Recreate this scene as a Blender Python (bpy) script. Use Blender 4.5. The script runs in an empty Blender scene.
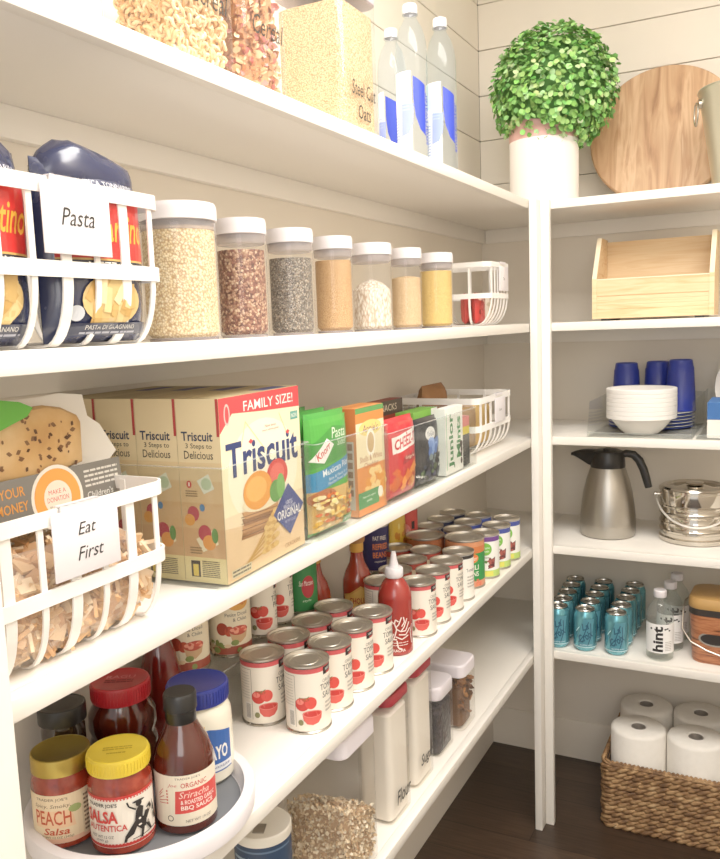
import bpy, bmesh, math, random
from mathutils import Matrix, Vector, noise
PI = math.pi
rnd = random.Random(7)
C = bpy.context.scene.collection
sc = bpy.context.scene

# ------------------------------------------------------------------ helpers
def lin(c):
    return c / 12.92 if c <= .04045 else ((c + .055) / 1.055) ** 2.4
def hx(s):
    s = s.lstrip('#')
    return tuple(lin(int(s[i:i + 2], 16) / 255) for i in (0, 2, 4))
def col4(c):
    if isinstance(c, str): c = hx(c)
    return (c[0], c[1], c[2], 1.0)

class NT:
    def __init__(s, name):
        s.m = bpy.data.materials.new(name); s.m.use_nodes = True
        s.t = s.m.node_tree; s.n = s.t.nodes; s.l = s.t.links
        s.b = s.n['Principled BSDF']; s.out = s.n['Material Output']
    def new(s, typ, **kw):
        n = s.n.new(typ)
        for k, v in kw.items(): setattr(n, k, v)
        return n
    def link(s, a, b): s.l.new(a, b)
    def coord(s, scale=(1, 1, 1), rot=(0, 0, 0)):
        tc = s.new('ShaderNodeTexCoord'); mp = s.new('ShaderNodeMapping')
        mp.inputs['Scale'].default_value = scale; mp.inputs['Rotation'].default_value = rot
        s.link(tc.outputs['Object'], mp.inputs['Vector'])
        return mp.outputs['Vector']
    def ramp(s, fac, stops, interp='LINEAR'):
        r = s.new('ShaderNodeValToRGB'); r.color_ramp.interpolation = interp
        e = r.color_ramp.elements
        while len(e) > 1: e.remove(e[-1])
        for i, (p, c) in enumerate(stops):
            q = e[0] if i == 0 else e.new(p)
            q.position = p; q.color = col4(c)
        s.link(fac, r.inputs['Fac'])
        return r.outputs['Color']
    def bump(s, h, strength=.3, dist=.002):
        b = s.new('ShaderNodeBump'); b.inputs['Strength'].default_value = strength
        b.inputs['Distance'].default_value = dist
        s.link(h, b.inputs['Height']); s.link(b.outputs['Normal'], s.b.inputs['Normal'])

MATS = {}
def mat(name, c='#ffffff', rough=.5, metal=0.0, spec=.5, coat=0, emit=None, sss=0):
    if name in MATS: return MATS[name]
    t = NT(name); b = t.b
    b.inputs['Base Color'].default_value = col4(c); b.inputs['Roughness'].default_value = rough
    b.inputs['Metallic'].default_value = metal; b.inputs['Specular IOR Level'].default_value = spec
    b.inputs['Coat Weight'].default_value = coat; b.inputs['Coat Roughness'].default_value = .08
    if sss:
        b.inputs['Subsurface Weight'].default_value = sss; b.inputs['Subsurface Scale'].default_value = .01
    # a trace of procedural roughness so the surface is not dead flat
    nz = t.new('ShaderNodeTexNoise'); nz.inputs['Scale'].default_value = 60; nz.inputs['Detail'].default_value = 1
    mr = t.new('ShaderNodeMapRange'); mr.inputs['To Min'].default_value = max(0, rough - .04); mr.inputs['To Max'].default_value = min(1, rough + .04)
    t.link(t.coord(), nz.inputs['Vector']); t.link(nz.outputs['Fac'], mr.inputs['Value']); t.link(mr.outputs['Result'], b.inputs['Roughness'])
    MATS[name] = t.m
    return t.m

def mat_print(name, rough=.45, coat=0.0):
    if name in MATS: return MATS[name]
    t = NT(name); a = t.new('ShaderNodeAttribute', attribute_name='Col')
    t.link(a.outputs['Color'], t.b.inputs['Base Color'])
    t.b.inputs['Roughness'].default_value = rough; t.b.inputs['Coat Weight'].default_value = coat
    MATS[name] = t.m
    return t.m

def mat_clear(name, tint='#ffffff', ior=1.3, rough=.03, haze=0.0, hazecol='#ffffff', edge=.6):
    """thin clear plastic: straight see-through plus a Fresnel reflection, and a little milky haze"""
    if name in MATS: return MATS[name]
    t = NT(name); t.n.remove(t.b)
    tr = t.new('ShaderNodeBsdfTransparent'); tr.inputs['Color'].default_value = col4(tint)
    gl = t.new('ShaderNodeBsdfGlossy'); gl.inputs['Roughness'].default_value = rough; gl.inputs['Color'].default_value = (.95, .95, .95, 1)
    lw = t.new('ShaderNodeLayerWeight'); lw.inputs['Blend'].default_value = .5
    pw = t.new('ShaderNodeMath', operation='POWER'); pw.inputs[1].default_value = 5; t.link(lw.outputs['Facing'], pw.inputs[0])
    f0 = ((ior - 1) / (ior + 1)) ** 2
    fr = t.new('ShaderNodeMath', operation='MULTIPLY_ADD'); fr.inputs[1].default_value = (1 - f0) * edge; fr.inputs[2].default_value = f0; t.link(pw.outputs[0], fr.inputs[0])
    mx = t.new('ShaderNodeMixShader')
    t.link(fr.outputs[0], mx.inputs['Fac']); t.link(tr.outputs['BSDF'], mx.inputs[1]); t.link(gl.outputs['BSDF'], mx.inputs[2])
    o = mx.outputs['Shader']
    if haze:
        d = t.new('ShaderNodeBsdfDiffuse'); d.inputs['Color'].default_value = col4(hazecol)
        m2 = t.new('ShaderNodeMixShader'); m2.inputs['Fac'].default_value = haze
        t.link(o, m2.inputs[1]); t.link(d.outputs['BSDF'], m2.inputs[2]); o = m2.outputs['Shader']
    t.link(o, t.out.inputs['Surface'])
    MATS[name] = t.m
    return t.m

def mat_grain(name, stops, scale=400, bump=.6, rough=.7, squash=(1, 1, 1)):
    if name in MATS: return MATS[name]
    t = NT(name); v = t.new('ShaderNodeTexVoronoi'); v.inputs['Scale'].default_value = scale
    t.link(t.coord(squash), v.inputs['Vector'])
    sep = t.new('ShaderNodeSeparateColor'); t.link(v.outputs['Color'], sep.inputs['Color'])
    c = t.ramp(sep.outputs['Red'], stops)
    # darker seams between the grains
    mul = t.new('ShaderNodeMix', data_type='RGBA', blend_type='MULTIPLY'); mul.inputs['Factor'].default_value = .75
    dark = t.ramp(v.outputs['Distance'], [(.25, '#ffffff'), (.75, '#b08c64')])
    t.link(c, mul.inputs[6]); t.link(dark, mul.inputs[7]); t.link(mul.outputs[2], t.b.inputs['Base Color'])
    inv = t.new('ShaderNodeMath', operation='SUBTRACT'); inv.inputs[0].default_value = 1; t.link(v.outputs['Distance'], inv.inputs[1])
    t.bump(inv.outputs[0], bump, .002); t.b.inputs['Roughness'].default_value = rough
    MATS[name] = t.m
    return t.m

def mat_noise(name, stops, scale=8, squash=(1, 1, 1), rough=.6, bump=0, detail=4, dist=0, coat=0, spec=.5, bdist=.002):
    if name in MATS: return MATS[name]
    t = NT(name); n = t.new('ShaderNodeTexNoise'); n.inputs['Scale'].default_value = scale
    n.inputs['Detail'].default_value = detail; n.inputs['Distortion'].default_value = dist
    t.link(t.coord(squash), n.inputs['Vector'])
    t.link(t.ramp(n.outputs['Fac'], stops), t.b.inputs['Base Color'])
    t.b.inputs['Roughness'].default_value = rough; t.b.inputs['Coat Weight'].default_value = coat; t.b.inputs['Specular IOR Level'].default_value = spec
    if bump: t.bump(n.outputs['Fac'], bump, bdist)
    MATS[name] = t.m
    return t.m

class MB:
    """collects shapes and links them as ONE mesh object"""
    def __init__(s): s.v = []; s.f = []; s.mi = []; s.c = []; s.mats = []; s.usecol = False
    def m(s, material):
        if material not in s.mats: s.mats.append(material)
        return s.mats.index(material)
    def add(s, verts, faces, material, col=None, T=None):
        o = len(s.v); k = s.m(material)
        if T is not None: verts = [T @ Vector(p) for p in verts]
        s.v += [tuple(p) for p in verts]
        for f in faces:
            s.f.append(tuple(i + o for i in f)); s.mi.append(k); s.c.append(col or (1, 1, 1))
        if col: s.usecol = True
        return s
    def box(s, x0, x1, y0, y1, z0, z1, material, bev=0, T=None, seg=2, col=None):
        if bev:
            bm = bmesh.new(); bmesh.ops.create_cube(bm, size=1)
            bmesh.ops.scale(bm, vec=(x1 - x0, y1 - y0, z1 - z0), verts=bm.verts)
            bmesh.ops.translate(bm, vec=((x0 + x1) / 2, (y0 + y1) / 2, (z0 + z1) / 2), verts=bm.verts)
            bmesh.ops.bevel(bm, geom=bm.edges[:], offset=bev, segments=seg, affect='EDGES', profile=.5)
            bm.verts.index_update()
            s.add([v.co[:] for v in bm.verts], [[v.index for v in f.verts] for f in bm.faces], material, col, T); bm.free()
        else:
            V = [(x, y, z) for z in (z0, z1) for y in (y0, y1) for x in (x0, x1)]
            s.add(V, [(0, 2, 3, 1), (4, 5, 7, 6), (0, 1, 5, 4), (2, 6, 7, 3), (0, 4, 6, 2), (1, 3, 7, 5)], material, col, T)
        return s
    def loft(s, rings, material, cap0=True, cap1=True, closed=True, T=None, col=None):
        n = len(rings[0]); V = [p for r in rings for p in r]; F = []
        for k in range(len(rings) - 1):
            for i in range(n if closed else n - 1):
                j = (i + 1) % n
                F.append((k * n + i, k * n + j, (k + 1) * n + j, (k + 1) * n + i))
        if cap0: F.append(tuple(range(n - 1, -1, -1)))
        if cap1: F.append(tuple((len(rings) - 1) * n + i for i in range(n)))
        return s.add(V, F, material, col, T)
    def lathe(s, prof, material, seg=36, T=None, col=None, a0=0, a1=2 * PI):
        """prof: (r, z) from bottom outside to top; r = 0 closes"""
        full = abs(a1 - a0 - 2 * PI) < 1e-6
        n = seg if full else seg + 1
        V = []; F = []; idx = []
        for r, z in prof:
            if r < 1e-7:
                idx.append([len(V)]); V.append((0, 0, z))
            else:
                idx.append(list(range(len(V), len(V) + n)))
                V += [(r * math.cos(a0 + (a1 - a0) * i / seg), r * math.sin(a0 + (a1 - a0) * i / seg), z) for i in range(n)]
        for A, B in zip(idx, idx[1:]):
            for i in range(seg):
                j = (i + 1) % n if full else i + 1
                if len(A) == 1 and len(B) == 1: continue
                if len(A) == 1: F.append((A[0], B[j], B[i]))
                elif len(B) == 1: F.append((A[i], A[j], B[0]))
                else: F.append((A[i], A[j], B[j], B[i]))
        return s.add(V, F, material, col, T)
    def tube(s, path, r, material, seg=8, closed=False, T=None, col=None, caps=True):
        P = [Vector(p) for p in path]; n = len(P); rings = []
        up = Vector((0, 0, 1)); prev = None
        for i, p in enumerate(P):
            a = P[(i - 1) % n] if closed or i > 0 else p
            b = P[(i + 1) % n] if closed or i < n - 1 else p
            t = (b - a).normalized()
            if prev is None:
                u = t.cross(up)
                if u.length < .05: u = t.cross(Vector((1, 0, 0)))
            else: u = prev - t * prev.dot(t)
            if u.length < 1e-6: u = t.orthogonal()
            u.normalize(); prev = u; w = t.cross(u)
            rr = r[i] if isinstance(r, (list, tuple)) else r
            rings.append([tuple(p + u * rr * math.cos(2 * PI * k / seg) + w * rr * math.sin(2 * PI * k / seg)) for k in range(seg)])
        if closed: rings.append(rings[0])
        return s.loft(rings, material, caps and not closed, caps and not closed, True, T, col)
    def strap(s, path, wvec, w, t, material, closed=False, T=None, col=None):
        """flat band: width along wvec (fixed, or one per point), thickness t across"""
        P = [Vector(p) for p in path]; n = len(P); rings = []
        for i, p in enumerate(P):
            a = P[(i - 1) % n] if closed or i > 0 else p
            b = P[(i + 1) % n] if closed or i < n - 1 else p
            tg = (b - a).normalized(); W = Vector(wvec if not isinstance(wvec, list) else wvec[i]).normalized()
            nn = tg.cross(W).normalized()
            hw = (w[i] if isinstance(w, (list, tuple)) else w) / 2
            rings.append([tuple(p + W * hw * a_ + nn * t / 2 * b_) for a_, b_ in ((-1, -1), (1, -1), (1, 1), (-1, 1))])
        if closed: rings.append(rings[0])
        return s.loft(rings, material, not closed, not closed, True, T, col)
    def build(s, name, parent=None, loc=None, rotz=0, angle=35):
        me = bpy.data.meshes.new(name); me.from_pydata(s.v, [], s.f)
        for q in s.mats: me.materials.append(q)
        me.polygons.foreach_set('material_index', s.mi)
        me.polygons.foreach_set('use_smooth', [True] * len(s.f))
        if s.usecol:
            at = me.color_attributes.new('Col', 'FLOAT_COLOR', 'CORNER'); buf = []
            for f, c in zip(s.f, s.c): buf += [c[0], c[1], c[2], 1.0] * len(f)
            at.data.foreach_set('color', buf)
        me.validate(); me.update()
        try: me.set_sharp_from_angle(angle=math.radians(angle))
        except Exception: pass
        o = bpy.data.objects.new(name, me); C.objects.link(o)
        if parent: o.parent = parent
        if loc: o.location = loc
        if rotz: o.rotation_euler = (0, 0, rotz)
        return o

def tag(o, label, cat, group=None, kind=None):
    o['label'] = label; o['category'] = cat
    if group: o['group'] = group
    if kind: o['kind'] = kind
    return o
def thing(name, label, cat, loc=(0, 0, 0), rotz=0, group=None):
    o = bpy.data.objects.new(name, None); o.empty_display_size = .02; C.objects.link(o)
    o.location = loc; o.rotation_euler = (0, 0, rotz)
    return tag(o, label, cat, group)
def struct(name, mb): 
    o = mb.build(name); o['kind'] = 'structure'; return o
def dup(root, loc, rotz=0, label=None, group=None):
    r = root.copy(); C.objects.link(r); r.location = loc; r.rotation_euler = (0, 0, rotz)
    if label: r['label'] = label
    if group: r['group'] = group
    for ch in list(root.children):
        c = ch.copy(); C.objects.link(c); c.parent = r
        for g in list(ch.children):
            d = g.copy(); C.objects.link(d); d.parent = c
    return r

def rrect(w, d, r, n=5, cx=0, cy=0):
    """rounded rectangle, counter-clockwise from the +x -y corner"""
    r = min(r, w / 2 - 1e-5, d / 2 - 1e-5); P = []
    for sx, sy, a in ((1, -1, -PI / 2), (1, 1, 0), (-1, 1, PI / 2), (-1, -1, PI)):
        for k in range(n + 1):
            t = a + PI / 2 * k / n
            P.append((cx + sx * (w / 2 - r) + r * math.cos(t), cy + sy * (d / 2 - r) + r * math.sin(t)))
    return P
def ring(P, z): return [(x, y, z) for x, y in P]
def rbox(mb, w, d, z0, z1, r, material, bev=.002, cap0=True, cap1=True, n=5, T=None, cx=0, cy=0, col=None):
    """rounded-rectangle prism with softened top and bottom edges"""
    R = [ring(rrect(w - 2 * bev, d - 2 * bev, r, n, cx, cy), z0), ring(rrect(w, d, r + bev, n, cx, cy), z0 + bev),
         ring(rrect(w, d, r + bev, n, cx, cy), z1 - bev), ring(rrect(w - 2 * bev, d - 2 * bev, r, n, cx, cy), z1)]
    return mb.loft(R, material, cap0, cap1, True, T, col)

# ------------------------------------------------------------------ printed artwork (lettering, labels)
_TX = {}
def text_mesh(s, bold=0.0, shear=0.0):
    k = (s, bold, shear)
    if k in _TX: return _TX[k]
    cu = bpy.data.curves.new('lettering', 'FONT'); cu.body = s; cu.resolution_u = 2; cu.offset = bold; cu.shear = shear
    ob = bpy.data.objects.new('lettering', cu); C.objects.link(ob)
    bpy.context.view_layer.update()
    me = bpy.data.meshes.new_from_object(ob.evaluated_get(bpy.context.evaluated_depsgraph_get()))
    V = [(v.co.x, v.co.y) for v in me.vertices]; F = [tuple(p.vertices) for p in me.polygons]
    bpy.data.objects.remove(ob); bpy.data.curves.remove(cu); bpy.data.meshes.remove(me)
    if V:
        x0 = min(p[0] for p in V); x1 = max(p[0] for p in V); y0 = min(p[1] for p in V); y1 = max(p[1] for p in V)
    else: x0 = y0 = 0; x1 = y1 = 1
    _TX[k] = (V, F, (x0, x1, y0, y1))
    return _TX[k]

def clip(poly, ax, val, keep_less):
    out = []
    for i in range(len(poly)):
        a = poly[i - 1]; b = poly[i]
        ia = (a[ax] <= val) if keep_less else (a[ax] >= val)
        ib = (b[ax] <= val) if keep_less else (b[ax] >= val)
        if ia != ib:
            t = (val - a[ax]) / (b[ax] - a[ax])
            out.append((a[0] + t * (b[0] - a[0]), a[1] + t * (b[1] - a[1])))
        if ib: out.append(b)
    return out
def split(poly, ax, step):
    lo = min(p[ax] for p in poly); hi = max(p[ax] for p in poly)
    k0 = math.floor(lo / step + 1e-6); k1 = math.ceil(hi / step - 1e-6); res = []
    if k1 - k0 <= 1: return [poly]
    for k in range(k0, k1):
        q = clip(clip(poly, ax, k * step, False), ax, (k + 1) * step, True)
        if len(q) >= 3: res.append(q)
    return res

def rect(u0, v0, u1, v1, c): return ('p', [[(u0, v0), (u1, v0), (u1, v1), (u0, v1)]], c)
def poly(pts, c): return ('p', [pts], c)
def ell(cu, cv, ru, rv, c, n=20, a0=0, a1=2 * PI):
    return ('p', [[(cu + ru * math.cos(a0 + (a1 - a0) * i / n), cv + rv * math.sin(a0 + (a1 - a0) * i / n)) for i in range(n if a1 - a0 > 6.28 else n + 1)]], c)
def line(pts, w, c):
    P = []
    for (a, b) in zip(pts, pts[1:]):
        d = math.hypot(b[0] - a[0], b[1] - a[1]) or 1e-9; nx = -(b[1] - a[1]) / d * w / 2; ny = (b[0] - a[0]) / d * w / 2
        P.append([(a[0] - nx, a[1] - ny), (b[0] - nx, b[1] - ny), (b[0] + nx, b[1] + ny), (a[0] + nx, a[1] + ny)])
    return ('p', P, c)
def txt(s, cu, cv, w, h, c, shear=0, bold=0, rot=0):
    """lettering fitted into a w x h box centred at (cu, cv); w None keeps the aspect"""
    V, F, (x0, x1, y0, y1) = text_mesh(s, bold, shear)
    sy = h / (y1 - y0); sx = w / (x1 - x0) if w else sy
    ca, sa = math.cos(rot), math.sin(rot); Q = []
    for x, y in V:
        a = (x - (x0 + x1) / 2) * sx; b = (y - (y0 + y1) / 2) * sy
        Q.append((cu + a * ca - b * sa, cv + a * sa + b * ca))
    return ('p', [[Q[i] for i in f] for f in F], c)
def blobs(n, u0, v0, u1, v1, ru, rv, cols, seed=1, k=8):
    r = random.Random(seed); L = []
    for i in range(n):
        L.append(ell(r.uniform(u0, u1), r.uniform(v0, v1), ru * r.uniform(.6, 1.2), rv * r.uniform(.6, 1.2), r.choice(cols), k))
    return L
def greek(u0, v0, u1, v1, rows, c, seed=1, fill=.5):
    """rows of small print too small to read"""
    r = random.Random(seed); P = []
    dv = (v1 - v0) / rows
    for i in range(rows):
        u = u0; v = v1 - (i + .5) * dv
        while u < u1 - .001:
            w = min(r.uniform(.06, .22) * (u1 - u0), u1 - u)
            P.append([(u, v - dv * fill / 2), (u + w * .85, v - dv * fill / 2), (u + w * .85, v + dv * fill / 2), (u, v + dv * fill / 2)]); u += w
    return ('p', P, c)
def plane_map(o, ud, vd):
    o = Vector(o); ud = Vector(ud); vd = Vector(vd); n = ud.cross(vd).normalized()
    f = lambda u, v, off: o + ud * u + vd * v + n * off
    f.du = f.dv = None
    return f
def cyl_map(r, a0=-PI / 2, z0=0):
    """r may be a number or a function of v"""
    rf = r if callable(r) else (lambda v: r)
    R = rf(0)
    def f(u, v, off):
        a = a0 + u / R; q = rf(v) + off
        return Vector((q * math.cos(a), q * math.sin(a), z0 + v))
    f.du = R * .16; f.dv = .006 if callable(r) else None
    return f
def art(mb, mp, items, material, off=.0004, step=2.2e-5):
    for k, it in enumerate(items):
        c = it[2] if not isinstance(it[2], str) else hx(it[2])
        for p in it[1]:
            ps = [p]
            if mp.du: ps = [q for a in ps for q in split(a, 0, mp.du)]
            if mp.dv: ps = [q for a in ps for q in split(a, 1, mp.dv)]
            for q in ps:
                mb.add([mp(u, v, off + k * step) for u, v in q], [tuple(range(len(q)))], material, c)
    return mb

# ------------------------------------------------------------------ soft bags
def pillow_depth(w, h, d, seed, wr=.12):
    def f(u, v):
        a = max(0, 1 - abs(2 * u / w) ** 3) ** .6; b = max(0, 1 - abs(2 * v / h - 1) ** 5) ** .6
        n = noise.noise(Vector((u * 22 + seed * 3.1, v * 18, seed))) + .5 * noise.noise(Vector((u * 60, v * 45 + seed, seed * 2.0)))
        return d / 2 * a * b * (1 + wr * n * 1.6)
    return f
def pillow(mb, w, h, d, material, seed=1, wr=.12, nx=18, nz=22, back=None):
    """sealed bag standing upright, front facing -y, base at z=0"""
    f = pillow_depth(w, h, d, seed, wr); V = []; F = []
    for side in (-1, 1):
        o = len(V)
        for j in range(nz + 1):
            for i in range(nx + 1):
                u = w * (i / nx - .5); v = h * j / nz
                V.append((u, side * (f(u, v) + .0004), v))
        for j in range(nz):
            for i in range(nx):
                q = (o + j * (nx + 1) + i, o + j * (nx + 1) + i + 1, o + (j + 1) * (nx + 1) + i + 1, o + (j + 1) * (nx + 1) + i)
                F.append(q if side < 0 else q[::-1])
    mb.add(V, F, material)
    return f
def pillow_map(f, w, h):
    def m(u, v, off):
        uu = max(-w / 2, min(w / 2, u)); vv = max(0, min(h, v))
        return Vector((u, -(f(uu, vv) + .0004) - off, v))
    m.du = w / 18; m.dv = h / 22
    return m
# ------------------------------------------------------------------ materials of the room
ZA, ZB, ZC, ZD, ZE = 1.7878, 1.4615, 1.1477, .8359, .5260
SHELVES = [ZA, ZB, ZC, ZD, ZE]
TH = .0215; DL = .282; DB = .3958
YN = -1.797; XR = 1.30; YF = -3.3; HC = 2.62

M_PAINT = mat('white_paint', '#f4eee4', .42)
M_WALL = mat_noise('wall_paint', [(0, '#e6dccb'), (1, '#eee5d7')], 3, rough=.6)
M_BASE = mat('baseboard_paint', '#e8dfd0', .45)
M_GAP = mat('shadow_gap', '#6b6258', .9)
M_CEIL = mat('ceiling_paint', '#f4f1ec', .8)
def floor_mat():
    t = NT('dark_stained_oak')
    br = t.new('ShaderNodeTexBrick'); br.offset = .37
    br.inputs['Scale'].default_value = 1; br.inputs['Brick Width'].default_value = 1.1; br.inputs['Row Height'].default_value = .12
    br.inputs['Mortar Size'].default_value = .0012; br.inputs['Color1'].default_value = col4('#37291f'); br.inputs['Color2'].default_value = col4('#4a382b'); br.inputs['Mortar'].default_value = col4('#140d09')
    t.link(t.coord(), br.inputs['Vector'])
    n = t.new('ShaderNodeTexNoise'); n.inputs['Scale'].default_value = 9; n.inputs['Detail'].default_value = 7
    t.link(t.coord((1, 14, 1)), n.inputs['Vector'])
    m = t.new('ShaderNodeMix', data_type='RGBA', blend_type='MULTIPLY'); m.inputs['Factor'].default_value = .6
    t.link(br.outputs['Color'], m.inputs[6]); t.link(t.ramp(n.outputs['Fac'], [(.3, '#8f7f72'), (.62, '#ffffff')]), m.inputs[7])
    t.link(m.outputs[2], t.b.inputs['Base Color']); t.b.inputs['Roughness'].default_value = .38
    t.bump(n.outputs['Fac'], .12, .002)
    return t.m
M_FLOOR = floor_mat()

# ------------------------------------------------------------------ the room
struct('floor', MB().box(-DL - .02, XR + .02, YF, DB + .02, -.05, 0, M_FLOOR))
struct('ceiling', MB().box(-DL - .02, XR + .02, YF, DB + .02, HC, HC + .05, M_CEIL))
def shiplap(kind):
    b = MB(); z = 1.911 - .14 * 14
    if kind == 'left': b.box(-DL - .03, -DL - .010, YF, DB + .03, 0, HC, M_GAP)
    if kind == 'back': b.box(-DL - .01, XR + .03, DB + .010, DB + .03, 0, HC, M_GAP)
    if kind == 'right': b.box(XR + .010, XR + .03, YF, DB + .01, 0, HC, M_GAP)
    if kind == 'left': b.box(-DL - .010, -DL, YF, DB, 0, 1.7702, M_WALL)
    if kind == 'back': b.box(-DL, XR, DB, DB + .010, 0, 1.7702, M_WALL)
    if kind == 'right': b.box(XR, XR + .010, YF, DB, 0, 1.7702, M_WALL)
    z = 1.911 - .14
    while z < HC:
        z0 = max(z + .0012, 0); z1 = min(z + .14 - .0012, HC)
        if z1 > z0 + .01:
            if kind == 'left': b.box(-DL - .010, -DL, YF, DB, z0, z1, M_WALL, .0012, seg=1)
            if kind == 'back': b.box(-DL, XR, DB, DB + .010, z0, z1, M_WALL, .0012, seg=1)
            if kind == 'right': b.box(XR, XR + .010, YF, DB, z0, z1, M_WALL, .0012, seg=1)
        z += .14
    return b
struct('wall_left', shiplap('left')); struct('wall_back', shiplap('back')); struct('wall_right', shiplap('right'))
def base_prof(d): return [(0, 0), (d, 0), (d, .105), (d * .72, .112), (d * .72, .118), (d * .35, .128), (0, .13)]
b = MB(); P = base_prof(.014)
b.loft([[(-DL + x, YF, z) for x, z in P], [(-DL + x, DB, z) for x, z in P]][::-1], M_BASE); struct('baseboard_left', b)
b = MB(); b.loft([[(-DL, DB - x, z) for x, z in P], [(XR, DB - x, z) for x, z in P]], M_BASE); struct('baseboard_back', b)
b = MB(); b.loft([[(XR - x, YF, z) for x, z in P], [(XR - x, DB, z) for x, z in P]], M_BASE); struct('baseboard_right', b)

# ------------------------------------------------------------------ the built-in shelves
LEVEL = ['topmost', 'second highest', 'middle', 'second lowest', 'lowest']
YL = -2.3
for z, lv in zip(SHELVES, LEVEL):
    s = thing('wall_shelf', 'white painted shelf board along the left wall, %s of the five' % lv, 'shelf', (0, 0, z), 0, 'shelf boards on the left wall')
    MB().box(-DL, -.0185, YL, DB, -TH, 0, M_PAINT, .0008).build('shelf_board', s)
    MB().box(-.0183, 0, YL, -.0002, -TH - .001, .0002, M_PAINT, .0012).build('front_edge', s)
    k = MB().box(-DL, -DL + .016, YL, DB - .001, -TH - .042, -TH, M_PAINT, .001); k.build('wall_cleat', s)
    s = thing('wall_shelf', 'white painted shelf board along the back wall, %s of the five' % lv, 'shelf', (0, 0, z), 0, 'shelf boards on the back wall')
    MB().box(-.0185 + .0003, XR, .0185, DB, -TH, 0, M_PAINT, .0008).build('shelf_board', s)
    MB().box(.0002, XR, 0, .0183, -TH - .001, .0002, M_PAINT, .0012).build('front_edge', s)
    MB().box(-DL + .017, XR, DB - .016, DB, -TH - .042, -TH, M_PAINT, .001).build('wall_cleat', s)
p = thing('shelf_post', 'white two-board corner post carrying both shelf runs', 'post', (.0215, -.0200, 0))
MB().box(-.0195, .0006, -.040, .0006, 0, ZA + .0004, M_PAINT, .0012).build('side_board', p)
MB().box(.0008, .0245, -.0008, .0195, 0, ZA + .0004, M_PAINT, .0012).build('front_board', p)
p = thing('shelf_post', 'white upright board at the near left edge beside the turntable', 'post', (0, 0, 0))
MB().box(.0003, .019, YN - .055, YN, 0, ZA - TH - .002, M_PAINT, .0015).build('face_board', p)

# ------------------------------------------------------------------ camera
O_ = Vector((.6144885, -2.2675663, 1.4722)); yaw, pit, rol, FPX = math.radians(27.2871), math.radians(7.12797), math.radians(-2.12338), 826.852
cam = bpy.data.objects.new('camera', bpy.data.cameras.new('camera')); C.objects.link(cam); sc.camera = cam
fw = Vector((-math.sin(yaw) * math.cos(pit), math.cos(yaw) * math.cos(pit), -math.sin(pit)))
r0 = Vector((math.cos(yaw), math.sin(yaw), 0)); u0 = r0.cross(fw)
r1 = r0 * math.cos(rol) + u0 * math.sin(rol); u1 = -r0 * math.sin(rol) + u0 * math.cos(rol)
Mx = Matrix((r1, u1, -fw)).transposed().to_4x4(); Mx.translation = O_
cam.matrix_world = Mx
cam.data.sensor_fit = 'HORIZONTAL'; cam.data.sensor_width = 36; cam.data.lens = FPX / 720 * 36
cam.data.clip_start = .02

# ------------------------------------------------------------------ light
sc.cycles.transparent_max_bounces = 32
w = bpy.data.worlds.new('world'); sc.world = w; w.use_nodes = True
w.node_tree.nodes['Background'].inputs['Color'].default_value = (1, .97, .93, 1)
w.node_tree.nodes['Background'].inputs['Strength'].default_value = .6
def area(name, loc, target, sx, sy, power, c):
    l = bpy.data.lights.new(name, 'AREA'); l.shape = 'RECTANGLE'; l.size = sx; l.size_y = sy; l.energy = power; l.color = c
    o = bpy.data.objects.new(name, l); C.objects.link(o); o.location = loc
    o.rotation_euler = (Vector(target) - Vector(loc)).to_track_quat('-Z', 'Y').to_euler()
    return o
area('ceiling_light', (.72, -1.25, HC - .03), (.62, -1.25, 0), .7, 1.5, 36, (1, .965, .92))
area('doorway_light', (.95, -3.1, 1.9), (-.1, -.6, 1.3), 1.0, 1.2, 9, (1, .97, .94))  # added frontal fill from behind the camera, no real source
vs = sc.view_settings; vs.view_transform = 'Standard'; vs.look = 'None'; vs.exposure = 0.50; vs.gamma = 1.17
# ------------------------------------------------------------------ materials of the things
M_PR = mat_print('printed_paper', .5); M_PRG = mat_print('printed_gloss', .28, .3)
M_WHT = mat('white_enamel', '#f6f2ec', .35)
M_WHP = mat('white_plastic', '#ece6e8', .35)
M_LID = mat('lilac_white_plastic', '#e9e1e6', .35)
M_TIN = mat('tinplate', '#b9b3a8', .28, 1.0)
M_TIN2 = mat('tinplate_lid', '#cdc6ba', .45, 1.0)
M_CLR = mat_clear('clear_acrylic', '#f9faf9', 1.35, .04, .012, '#ffffff', .28)
M_JAR = mat_clear('clear_jar_plastic', '#fbfaf8', 1.32, .03, .03)
M_GSK = mat_clear('smoky_gasket', '#ece8ea', 1.3, .2, .30, '#d8d2d6')
M_BAG = mat_clear('clear_film', '#fdfcfa', 1.35, .12, .04)
M_BLK = mat('black_plastic', '#1d1c1b', .35)
M_NAVY = mat('navy_film', '#2b3150', .26, 0, .6, .3)
M_STEEL = mat('brushed_steel', '#b8b1a6', .3, 1.0)
M_CHROME = mat('polished_steel', '#d6cfc4', .09, 1.0)
M_WATER = mat_clear('water_bottle_plastic', '#eef3f6', 1.38, .03, .05, '#eef2f5')

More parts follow.
